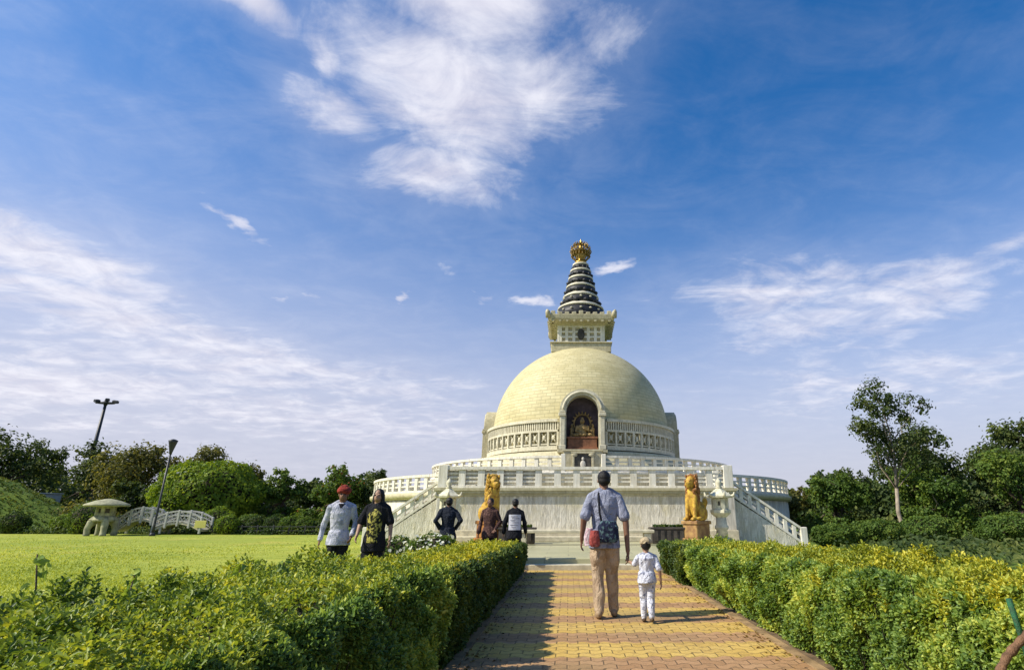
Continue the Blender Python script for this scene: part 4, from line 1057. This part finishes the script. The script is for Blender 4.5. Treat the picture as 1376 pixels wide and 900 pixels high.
for i, (x, y, a) in enumerate([(12.6, 25.5, .6), (15.6, 27, .7), (21.5, 27.5, .7), (18.6, 26.5, .75), (24.6, 27.0, .8), (10.6, 24.5, .5)]):
    shrub('low_shrub', ['pale green shrub at the foot of the right stair', 'low shrub behind the right hedge beneath the low green tree', 'low shrub behind the right hedge beneath the leafy green tree', 'low shrub behind the right hedge at the foot of the tall pale-trunked tree', 'low shrub behind the right hedge near the right edge of the photo', 'small low shrub just right of the stair end post'][i], (x, y, 0), (a * 1.9, a * 1.3, a * .85), 4200, .11, 'tree_mid', 'low shrubs behind the right hedge', 'shrub', 60 + i)

def treeline():
    r = np.random.default_rng(77); n = 70000
    a = np.concatenate([r.uniform(-75, -14, n // 2), r.uniform(17, 62, n // 2)]); d = r.uniform(66, 76, n) + 26 * (a < 0)
    top = 4.3 + 1.2 * (a < 0) + 1.0 * np.sin(a * .55) + .7 * np.sin(a * 1.3 + 1) + .5 * np.sin(a * 2.9 + 2) - .2 * (a > 0)
    z = top * r.random(n) ** .8 + r.normal(0, .2, n)
    P = np.stack([d * np.sin(np.radians(a)), d * np.cos(np.radians(a)), np.maximum(z, .1)], 1)
    Nn = np.stack([-np.sin(np.radians(a)), -np.cos(np.radians(a)), .6 + 0 * a], 1)
    return leaves_mesh('far_wood', P, Nn, .5, .7, .3, .6, r)
rg = np.random.default_rng(55); n_g = 16000
xg, yg = rg.uniform(7.5, 34, n_g), rg.uniform(13.5, 34, n_g); kp = (yg > 26) | (xg > 10.2); xg, yg = xg[kp], yg[kp]
hg = .16 + .18 * np.sin(xg * 1.3) * np.sin(yg * 1.1) + .15 * np.sin(xg * 3.1 + yg * 2.3)
P_ = np.stack([xg, yg, np.abs(hg) * rg.random(len(xg)) + .04], 1)
tag(link('ground_cover', leaves_mesh('ground_cover', P_, np.tile([-.2, -.5, .8], (len(xg), 1)), .17, r=rg), 'tree_dark'), 'low dark green ground cover behind the right hedge under the trees', 'ground cover', kind='stuff')
tag(link('far_wood', treeline(), 'tree_dark'), 'distant low line of dark trees behind the garden', 'wood', kind='stuff')

# ------------------------------------------------------------------ clipped bushes and fence beyond the lawn
GB = 'clipped round bushes along the lawn'
bl = [(-35.6, 34.3, .85, 'clipped bush at the far left edge of the lawn', 'bush_dark'), (-30.2, 34.0, 1.25, 'large clipped two-tone bush left of the squat garden lantern', 'tree_mid'), (-32.6, 34.8, .75, 'pale low bush between two clipped bushes at far left', 'tree_bright'),
      (-20.2, 35.2, .78, 'first clipped bush of the row right of the yellow board', 'tree_mid'), (-19.6, 35.0, .72, 'second dark clipped bush from the yellow board', 'bush_dark'), (-18.35, 35.0, .75, 'third clipped bush from the yellow board', 'bush_dark'), (-17.2, 34.6, .70, 'fourth clipped bush from the yellow board, lighter on top', 'tree_mid'), (-16.2, 34.6, .66, 'fifth clipped bush from the yellow board, lighter on top', 'tree_mid'), (-15.1, 35, .68, 'last clipped bush of the row, behind the man in the red turban', 'bush_dark')]
for i, (x, y, a, lb, m) in enumerate(bl): shrub('clipped_bush', lb, (x, y, 0), (a, a * .9, a * .80), 2600, .10, m, GB, 'bush', 80 + i)
f = empty('garden_fence', (-18, 34.0, 0), 0, 'low dark rail fence in front of the row of clipped bushes', 'fence')
b = MB()
for z in (.25, .48): b.beam((-4, 0, z), (4.2, 0, z), .05, .05)
b.build('rails', 'polemetal', f)
for i in range(9): b = MB(); b.box((-4 + i * 1.025, 0, .28), (.08, .08, .56), 0, .01); b.build('post', 'polemetal', f)
lo = np.random.default_rng(5); n = 9000
P = np.stack([lo.uniform(-38, -14, n), lo.uniform(33.9, 35.2, n), lo.uniform(.03, .5, n) * (.6 + .4 * np.sin(np.arange(n)))], 1); P[:, 2] = np.abs(P[:, 2])
gc = tag(link('ground_cover', leaves_mesh('ground_cover', P, np.tile([0, -.5, .8], (n, 1)), .13, r=lo), 'bush_dark'), 'dark low ground cover along the far edge of the lawn', 'ground cover', kind='stuff')

# ------------------------------------------------------------------ grey wall, arbours, yellow board, lamps
w = empty('garden_shed', (-50.5, 50, 0), -.4, 'pale grey windowless shed behind the grassy hill at left', 'shed')
b = MB(); b.box((0, 0, 1.5), (3.2, 2.4, 3.0), 0, .02); b.build('wall', 'grey_wall', w)
b = MB(); b.box((0, 0, 3.05), (3.4, 2.6, .1), 0, .02); b.build('roof', 'grey_wall', w)

def bridge(loc, rz, span, rise, label):
    B = empty('garden_bridge', loc, rz, label, 'footbridge', 'small arched bridges beyond the lawn')
    n = 12; ar = lambda i, dz: (-span + 2 * span * i / n, rise * (1 - (2 * i / n - 1) ** 2) + dz)
    d = MB()
    for i in range(n):
        x0, z0 = ar(i, .25); x1, z1 = ar(i + 1, .25); d.beam((x0, 0, z0), (x1, 0, z1), 1.1, .10)
    d.build('deck', 'benchstone', B)
    for y in (-.55, .55):
        r_ = MB()
        for i in range(n):
            for dz, hh in ((.95, .09), (.72, .05), (.40, .06)):
                x0, z0 = ar(i, dz); x1, z1 = ar(i + 1, dz); r_.beam((x0, y, z0), (x1, y, z1), .09, hh)
            x0, z0 = ar(i, .42); x1, z1 = ar(i + 1, .92); r_.beam((x0, y + .01, z0), (x1, y + .01, z1), .04, .05)
            x0, z0 = ar(i, .92); x1, z1 = ar(i + 1, .42); r_.beam((x0, y - .01, z0), (x1, y - .01, z1), .04, .05)
        r_.build('railing', 'white', B)
        for i in (0, 3, 6, 9, 12):
            x0, z0 = ar(i, .55); p = MB(); p.box((x0, y, z0), (.12, .12, .95), 0, .02); p.build('post', 'white', B)
bridge((-23.4, 33.4, 0), .12, 1.4, .42, 'small arched footbridge with a white lattice railing left of the yellow board')
bridge((-25.6, 33.0, 0), .3, 1.15, .62, 'steeper small footbridge with white railings beside the dark lamp post')
shrub('clipped_bush', 'yellow-green rounded bush behind the small white footbridge', (-22.6, 35.6, 0), (1.0, .8, .85), 2400, .11, 'tree_bright', GB, 'bush', 97)
shrub('clipped_bush', 'small yellow-green bush just right of the yellow board', (-20.9, 34.0, 0), (.7, .6, .6), 1800, .10, 'tree_bright', GB, 'bush', 98)
e = empty('notice_board', (-22.0, 33.0, 0), .1, 'small plain pale yellow board on a post beside the white footbridges', 'notice board')
b = MB(); b.box((0, -.03, .62), (.62, .05, .42), 0, .01); b.build('panel', 'yellowboard', e)
b = MB(); b.box((0, 0, .25), (.06, .06, .5), 0, .01); b.build('post', 'polemetal', e)

# high mast with floodlights, and a nearer lamp post
e = empty('floodlight_mast', (-50.5, 55, 0), 0, 'tall mast with a ring of floodlights rising behind the trees at left', 'light mast')
b = MB(); b.tube([(0, 0, 0), (0, 0, 6), (0, 0, 12.6)], [.26, .2, .13], 10); b.build('pole', 'polemetal', e)
b = MB(); b.tube([(.9 * cos(t), .5 * sin(t), 12.75) for t in np.linspace(0, 2 * pi, 20)], .06, 6); b.lathe([(.16, 12.5), (.22, 12.7), (.16, 13.2), (0, 13.25)], 10)
b.tube([(-1.1, 0, 12.75), (1.1, 0, 12.75)], .06, 6); b.build('crown_ring', 'polemetal', e)
for k in range(6):
    a = k * pi / 3; b = MB(); b.box((1.05 * cos(a), .6 * sin(a), 12.85 + .15 * (k % 2)), (.46, .34, .28), a, .03); b.build('floodlight', 'polemetal', e)
e = empty('lamp_post', (-23.6, 31.2, 0), 0, 'dark lamp post with an upright flaring head at the lawn edge by the footbridges', 'street lamp')
b = MB(); b.tube([(0, 0, 0), (0, 0, .6), (0, 0, 4.7)], [.09, .06, .05], 10); b.lathe([(.16, 0), (.16, .12), (.09, .2)], 10); b.build('pole', 'polemetal', e)
b = MB(); b.lathe([(.07, 4.6), (.10, 4.75), (.22, 5.25), (.26, 5.38), (.10, 5.46), (0, 5.48)], 10); b.build('lamp_head', 'polemetal', e)

# ------------------------------------------------------------------ lower right: post and pole
e = empty('hedge_guard_post', (2.03, 2.72, 0), 0, 'tilted green metal post against the right hedge', 'post')
b = MB(); b.tube([(.04, 0, -.05), (.025, 0, .45), (.0, 0, .68), (-.035, -.02, .835)], .0125, 8); b.build('bar', 'green_paint', e)
b = MB(); b.tube([(.065, -.01, -.05), (.022, -.01, .70)], .008, 6); b.build('rib', 'green_paint', e)
e = empty('wooden_pole', (2.0, 2.66, 0), 0, 'brown wooden pole leaning in front of the green post', 'pole')
b = MB(); pp_ = [(-.36, -.10, 0), (-.165, -.02, .55), (-.10, 0, .612), (-.03, 0, .668), (.06, .02, .715), (.24, .05, .755)]
pp_ = [tuple(Vector(pp_[i]).lerp(Vector(pp_[i + 1]), q / 5)) for i in range(5) for q in range(5)] + [pp_[-1]]
b.tube(pp_, [.0165 + .0022 * sin(i * 2.1) + .003 * (i % 6 == 0) for i in range(len(pp_))], 10)
b.build('bar', 'bamboo', e)

rl = np.random.default_rng(91); n = 700
ys = rl.uniform(2.5, 13, n); sd_ = rl.random(n) < .5; off = np.abs(rl.normal(0, .16, n))
P = np.stack([np.where(sd_, PX0 - .02 + off, PX1 + .02 - off), ys, np.full(n, .016)], 1)
lm = leaves_mesh('fallen_leaves', P, np.tile([0, 0, 1.], (n, 1)), .034, .5, .3, .22, rl)
M['litter'] = leafmat('dry_fallen_leaf', [(0, (.10, .055, .02)), (.5, (.22, .13, .04)), (1, (.34, .27, .05))], None, 2, .1, .2)
tag(link('fallen_leaves', lm, 'litter'), 'dry fallen leaves along both edges of the paved path', 'leaf litter', kind='stuff')

# ================================================================== PEOPLE
def hand_prims(w, dirn, side, s, palm_n):
    """palm, four unequal curled fingers and a thumb; w wrist, dirn the way the hand points, palm_n the way the palm faces"""
    w, d, pn = Vector(w), Vector(dirn).normalized(), Vector(palm_n).normalized()
    pn = (pn - d * pn.dot(d)).normalized(); ac = d.cross(pn) * side
    P = [('c', w, w + d * .03 * s, .020 * s, .021 * s)]
    for k in (-1, -.33, .33, 1): P.append(('c', w + d * .025 * s, w + d * .085 * s + ac * k * .026 * s, .014 * s, .0125 * s))
    for k, ln in ((-1, .058), (-.33, .07), (.33, .075), (1, .066)):
        b = w + d * .088 * s + ac * k * .029 * s; m = b + d * ln * .5 * s + pn * .010 * s; t = m + (d * .6 + pn * .7) * ln * .5 * s
        P += [('c', b, m, .0088 * s, .008 * s), ('c', m, t, .008 * s, .0068 * s)]
    b = w + d * .03 * s + ac * .022 * s; m = b + (d * .5 + ac * .75 + pn * .25) * .038 * s; P += [('c', b, m, .012 * s, .0095 * s), ('c', m, m + (d * .85 + ac * .2 + pn * .35) * .032 * s, .0095 * s, .0075 * s)]
    return P

def person(label, loc, rz, H, arms, legs, top, bottom, skin='skin', sleeve='short', head_turn=0., hem=.44, hair='short', hat=None, child=False, seed=1, waist=None, print_=None, shoes='shoe', group=None):
    """facing local +Y.  arms/legs: (left, right), each (elbow, wrist) / (knee, ankle) as fractions of the height H"""
    root = empty('person', loc, rz, label, 'person', group)
    S = lambda p: Vector(p) * H
    k = H / 1.72; hd = 1.0 if not child else 1.38; bw = 1.0 if not child else 1.12
    hz = .927 if not child else .895; sh = .818 if not child else .765
    vox = .0062 if H > 1 else .0052
    sx = .098 * bw
    hc = Vector((0, .012, hz)) * H; hr = .053 * H * hd
    # body
    tor = [((0, 0, .475), .082, .062), ((0, 0, .53), .092, .066), ((0, .004, .60), .078, .056), ((0, .004, .68), .086, .062), ((0, 0, .75), .100, .066), ((0, 0, sh - .012), .098, .052), ((0, 0, sh + .018), .052, .042), ((0, 0, sh + .03), .03, .034)]
    ring = lambda off, lo=0, hi=99: [(S(c), (rx * bw) * H + off, ry * bw * H + off) for c, rx, ry in tor if lo <= c[2] <= hi]
    pr = [('l', ring(-.006 * k)), ('c', S((0, .0, sh + .01)), hc - Vector((0, 0, hr * .6)), .036 * H, .032 * H), ('c', S((-.03, -.005, sh + .028)), S((-sx, 0, sh - .012)), .026 * H, .024 * H), ('c', S((.03, -.005, sh + .028)), S((sx, 0, sh - .012)), .026 * H, .024 * H),
          ('e', hc + Vector((0, -.008 * H, hr * .28)), (hr * .82, hr * 1.02, hr * .98)), ('e', hc + Vector((0, .016 * H, -hr * .42)), (hr * .66, hr * .78, hr * .80)),
          ('e', hc + Vector((0, hr * .98, -hr * .12)), (hr * .14, hr * .22, hr * .2)), ('e', hc + Vector((0, hr * .84, -hr * .62)), (hr * .27, hr * .12, hr * .09))]
    for s in (-1, 1):
        pr += [('e', hc + Vector((s * hr * .84, -hr * .05, -.1 * hr)), (hr * .10, hr * .2, hr * .28)), ('e', hc + Vector((s * hr * .4, hr * .84, hr * .22)), (hr * .26, hr * .1, hr * .08))]
    shirt = [('l', ring(.015 * k, .47 if hem <= .48 else hem))]
    hz0 = ring(.0, .47)[0]
    if hem < .475: shirt.append(('l', [(S((0, 0, hem)), .100 * bw * H + .026 * k, .078 * bw * H + .026 * k), (S((0, 0, .50)), .098 * bw * H + .022 * k, .076 * bw * H + .022 * k), (S((0, 0, .58)), .090 * bw * H + .016 * k, .066 * bw * H + .014 * k)]))
    shirt += [('c', S((0, 0, sh - .01)), S((0, 0, sh + .016)), .046 * H, .040 * H)] + [('c', S((q * .03, -.005, sh + .022)), S((q * sx, 0, sh - .012)), .034 * H, .032 * H) for q in (-1, 1)]
    trou = [('l', ring(.008 * k, .47, .62 if hem >= .48 else .53) )]
    shoe = []
    for i, s in enumerate((-1, 1)):
        el, wr = S(arms[i][0]), S(arms[i][1]); so = S((s * sx, 0, sh - .018)); pn = arms[i][2] if len(arms[i]) > 2 else (-s, 0, 0)
        pr += [('c', so, el, .031 * H, .0235 * H), ('c', el, wr, .0245 * H, .0155 * H)] + hand_prims(wr, wr - el, s, k * (1 if not child else 1.15), pn)
        if sleeve == 'short': shirt.append(('c', so, so.lerp(el, .86), .0365 * H, .043 * H))
        else: shirt += [('c', so, el, .037 * H, .030 * H), ('c', el, el.lerp(wr, .93), .032 * H, .026 * H)]
        shirt.append(('e', so + Vector((-s * .004 * H, 0, -.002 * H)), (.0375 * H, .0375 * H, .0365 * H)))
        kn, an = S(legs[i][0]), S(legs[i][1]); hp = S((s * .047 * bw, 0, .50))
        fy = legs[i][2] if len(legs[i]) > 2 else 0.
        pr += [('c', hp, kn, .050 * H, .034 * H), ('c', kn, an, .033 * H, .021 * H), ('c', an, an + Vector((s * .006, .065 * H, -.022 * H)), .02 * H, .017 * H)]
        trou += [('c', hp, kn, .060 * H, .045 * H), ('c', kn, an + Vector((0, 0, .012 * H)), .045 * H, .038 * H)]
        a = an + Vector((0, 0, -.018 * H)); shoe += [('e', a + Vector((s * .004, .035 * H, -.007 * H)), (.028 * H, .078 * H, .021 * H)), ('e', a + Vector((0, -.012 * H, .008 * H)), (.026 * H, .034 * H, .028 * H))]
    link('body', solid(pr, vox, 3), skin, root)
    link('shirt', solid(shirt, .0085 if H > 1 else .007, 3, .017 * k, seed), top, root)
    link('trousers', solid(trou, .0085 if H > 1 else .007, 3, .024 * k, seed + 1), bottom, root)
    link('shoes', solid(shoe, .008, 2), shoes, root)
    for s in (-1, 1):
        e = MB(); e.add(*uv_ell(hc + Vector((s * hr * .36, hr * .90, hr * .06)), (hr * .15, hr * .08, hr * .09), None, 8, 6)); e.build('eye', 'eye', root)
    if hair == 'short':
        link('hair', solid([('e', hc + Vector((0, -.016 * H, hr * .40)), (hr * .93, hr * 1.06, hr * .98)), ('e', hc + Vector((0, -.026 * H, -hr * .08)), (hr * .86, hr * .86, hr * .72))], .008, 2, .004, seed), 'hair', root)
    elif hair == 'long':
        link('hair', solid([('e', hc + Vector((0, -.016 * H, hr * .36)), (hr * .98, hr * 1.08, hr * 1.0)), ('c', hc + Vector((-hr * .78, -.012 * H, hr * .1)), hc + Vector((-hr * .95, -.0 * H, -hr * 2.2)), hr * .36, hr * .34), ('c', hc + Vector((hr * .78, -.012 * H, hr * .1)), hc + Vector((hr * .95, 0, -hr * 2.2)), hr * .36, hr * .34), ('c', hc + Vector((0, -.035 * H, 0)), hc + Vector((0, -.04 * H, -hr * 2.3)), hr * .75, hr * .7)], .009, 2, .005, seed), 'hair', root)
    if hat == 'turban':
        t = MB()
        me = solid([('e', hc + Vector((0, -.01 * H, hr * .75)), (hr * 1.28, hr * 1.35, hr * .85)), ('e', hc + Vector((.2 * hr, -.01 * H, hr * 1.25)), (hr * .9, hr * 1.0, hr * .55), (0, .3, 0)), ('e', hc + Vector((-hr * .6, 0, hr * .5)), (hr * .7, hr * 1.1, hr * .4), (0, .5, 0)), ('e', hc + Vector((hr * .6, 0, hr * .55)), (hr * .7, hr * 1.1, hr * .4), (0, -.5, 0))], .008, 1, .008, seed)
        link('turban', me, 'turban', root)
    if hat == 'cap':
        link('cap', solid([('e', hc + Vector((0, -.008 * H, hr * .58)), (hr * 1.06, hr * 1.14, hr * .84)), ('l', [(hc + Vector((0, -.006 * H, hr * .28)), hr * 1.09, hr * 1.17), (hc + Vector((0, -.006 * H, hr * .46)), hr * 1.08, hr * 1.16)]), ('e', hc + Vector((0, hr * 1.2, hr * .34)), (hr * .75, hr * .6, hr * .08))], .007, 2), 'cap', root)
    return root, hc, hr

# the man walking away with the child's hand in his right hand
HM = 1.73
mloc = (.455, 7.36, .012); cloc = (.93, 7.06, .012); HC = .93
hold = Vector((.74, 7.27, .70))            # where their hands meet
mw = (hold - Vector(mloc)) / HM
man, hc, hr = person('man walking away in lilac-grey shirt and khaki trousers holding a child\'s hand', mloc, 0, HM,
    (((-.150, -.03, .655), (-.165, .02, .515), (1, 0, 0)), ((.152, -.025, .65), tuple(mw + Vector((-.004, 0, .04))), (-1, 0, 0))),
    (((-.052, .01, .275), (-.048, -.035, .045)), ((.05, .035, .28), (.062, .055, .04))), 'lilac', 'khaki', 'skin', 'short', hem=.455, seed=4, shoes='shoelight')
# navy printed sling bag across the lower back, its strap over the left shoulder
sling = empty('sling_bag', (mloc[0] + .035, mloc[1] - .175, .87), 0, 'navy patterned sling bag across the walking man\'s lower back', 'bag')
link('pouch', solid([('l', [((0, 0, .0), .10, .035), ((0, -.005, .05), .135, .05), ((0, -.005, .18), .13, .05), ((.01, 0, .25), .09, .03)])], .008, 3, .010, 3), 'floral', sling)
b = MB(); b.tube([(-.105, .115, 1.0), (-.075, .135, 1.2), (-.055, .10, 1.455), (-.072, .02, 1.495), (-.075, -.075, 1.455), (-.075, -.135, 1.32), (-.065, -.155, 1.2), (-.04, -.175, 1.08)], .013, 6)
for o_ in [b.build('strap', 'blackcloth', sling)]: o_.location = (-.035, .175, -.87)
bag = empty('shoulder_bag', (mloc[0] - .135, mloc[1] - .185, .80 + .01), 0, 'small red and pale pink pouch hanging at the walking man\'s left hip', 'bag')
link('pouch', solid([('l', [((0, 0, .01), .045, .03), ((0, 0, .04), .066, .045), ((0, 0, .13), .066, .045), ((0, 0, .20), .05, .03)])], .007, 3, .006, 6), 'bagred', bag)
link('side_pocket', solid([('l', [((-.075, .02, .02), .05, .035), ((-.08, .02, .12), .055, .04), ((-.06, .02, .23), .045, .03)])], .007, 3, .006, 8), 'bagwhite', bag)

cw = (hold - Vector(cloc)) / HC
person('small child walking beside the man, beige cap and white patterned clothes, seen from behind', cloc, 0, HC,
    (((-.155, .02, .665), tuple(cw + Vector((-.01, .02, -.045))), (0, 1, 0)), ((.155, -.045, .60), (.172, -.02, .47), (-1, 0, 0))),
    (((-.05, .05, .27), (-.045, .03, .045)), ((.045, .0, .26), (.035, -.085, .06))), 'kidwear', 'kidwear', 'skin2', 'short', hem=.45, hat='cap', child=True, seed=9, shoes='shoe')

# couple behind the left hedge, coming this way
ARM = (((-.145, -.01, .66), (-.16, .05, .52), (1, 0, 0)), ((.145, -.01, .66), (.16, .05, .52), (-1, 0, 0)))
LEG = (((-.05, .02, .28), (-.05, -.02, .045)), ((.05, .03, .28), (.05, .05, .04)))
turb, hc, hr = person('person in a red turban, white long-sleeved shirt and dark trousers behind the left hedge', (-3.62, 8.9, .03), R(195), 1.58,
    (((-.15, .0, .66), (-.13, .09, .54), (1, 0, 0)), ((.15, -.02, .65), (.165, .01, .50), (-1, 0, 0))), LEG, 'whiteshirt', 'blackcloth', 'skin', 'long', hair='short', hat='turban', hem=.45, seed=12)
link('scarf', solid([('l', [((.0, .062, 1.02), .03, .03), ((.01, .07, 1.14), .045, .035), ((0, .06, 1.25), .06, .04), ((0, .03, 1.33), .07, .055)])], .008, 2, .008, 4), 'blackcloth', turb)
woman, hc, hr = person('long-haired person in a black T-shirt with yellow leaf print, beside the red-turbaned one', (-3.02, 8.8, .03), R(178), 1.56,
    (((-.145, -.01, .66), (-.165, .03, .52), (1, 0, 0)), ((.155, .0, .665), (.145, .09, .55), (-1, 0, 0))), LEG, 'blackcloth', 'blackcloth', 'skin2', 'short', hair='long', hem=.40, seed=14)
me = solid([('l', [((0, .052, .48 * 1.56), .125, .098), ((0, .052, .56 * 1.56), .118, .088), ((0, .052, .66 * 1.56), .120, .086), ((0, .052, .74 * 1.56), .125, .088), ((0, .035, .80 * 1.56), .075, .062)])], .008, 2)
link('shirt_print', me, 'yellowprint', woman)

# three people beyond the far end of the left hedge
person('person in a dark navy top with elbows out, in front of the left stone lantern', (-2.68, 13.0, .0), R(10), 1.56,
    (((-.175, -.05, .68), (-.11, .06, .58), (0, 1, 0)), ((.175, -.05, .68), (.11, .06, .58), (0, 1, 0))), LEG, 'navycloth', 'blackcloth', 'skin', 'long', seed=16)
person('person in maroon and brown in front of the yellow lion', (-1.80, 13.35, .0), R(165), 1.56,
    (((-.15, -.03, .66), (-.12, .08, .56), (0, 1, 0)), ((.15, -.02, .66), (.15, .04, .52), (-1, 0, 0))), LEG, 'browncloth', 'blackcloth', 'skin', 'long', seed=18)
p3, hc, hr = person('person in black long-sleeved top with a white square on the back', (-1.22, 13.25, .0), R(4), 1.54, ARM, LEG, 'blackcloth', 'blackcloth', 'skin', 'long', seed=20)
pm = MB(); nn = 8
pv = [(x, -.140 + (x * x) * 1.6 - .004 * abs(z - 1.05) , z) for z in np.linspace(.86, 1.19, 5) for x in np.linspace(-.135, .135, nn + 1)]
pm.add(pv, [(j * (nn + 1) + i, j * (nn + 1) + i + 1, (j + 1) * (nn + 1) + i + 1, (j + 1) * (nn + 1) + i) for j in range(4) for i in range(nn)], True)
pr_ = pm.build('shirt_print', 'printwhite', p3)
pm = MB()
for z, x0, x1 in ((1.14, -.09, .06), (1.10, -.06, .1), (1.06, -.1, .02), (1.01, -.05, .09), (.96, -.1, .07), (.91, -.07, .03)):
    pm.add([(x0, -.153 + x0 * x0 * 1.6, z), (x1, -.153 + x1 * x1 * 1.6, z), (x1, -.153 + x1 * x1 * 1.6, z + .014), (x0, -.153 + x0 * x0 * 1.6, z + .014)], [(0, 1, 2, 3)])
pm.build('print_marks', 'printgrey', pr_)

# ------------------------------------------------------------------ the garden lies slightly askew to the path: the far left stands farther off, the far right nearer
FAR = ('tree', 'round_tree', 'tall_tree', 'clipped_bush', 'low_shrub', 'garden_fence', 'garden_shed', 'garden_canopy', 'garden_bridge', 'notice_board', 'floodlight_mast', 'lamp_post', 'garden_lantern')
for o in list(COL.objects):
    if o.parent: continue
    k = o.name.split('.')[0]
    if k in FAR:
        x, y = o.location.x, o.location.y; o.location.x = 1.0046 * x; o.location.y = .9955 * y - .118 * x
        if k in ('garden_fence', 'garden_bridge'): o.rotation_euler.z -= .118
    elif k in ('hill', 'rough_grass', 'ground_cover', 'lawn', 'grass') and o.name != 'ground_cover':
        me = o.data; c = np.empty(len(me.vertices) * 3, np.float32); me.vertices.foreach_get('co', c); c = c.reshape(-1, 3)
        c[:, 1] -= .118 * np.minimum(c[:, 0] + 2.3, 0); me.vertices.foreach_set('co', c.ravel()); me.update()
    elif k == 'person' and o.location.y > 8 and o.location.x < -2.9: o.location.y += .4
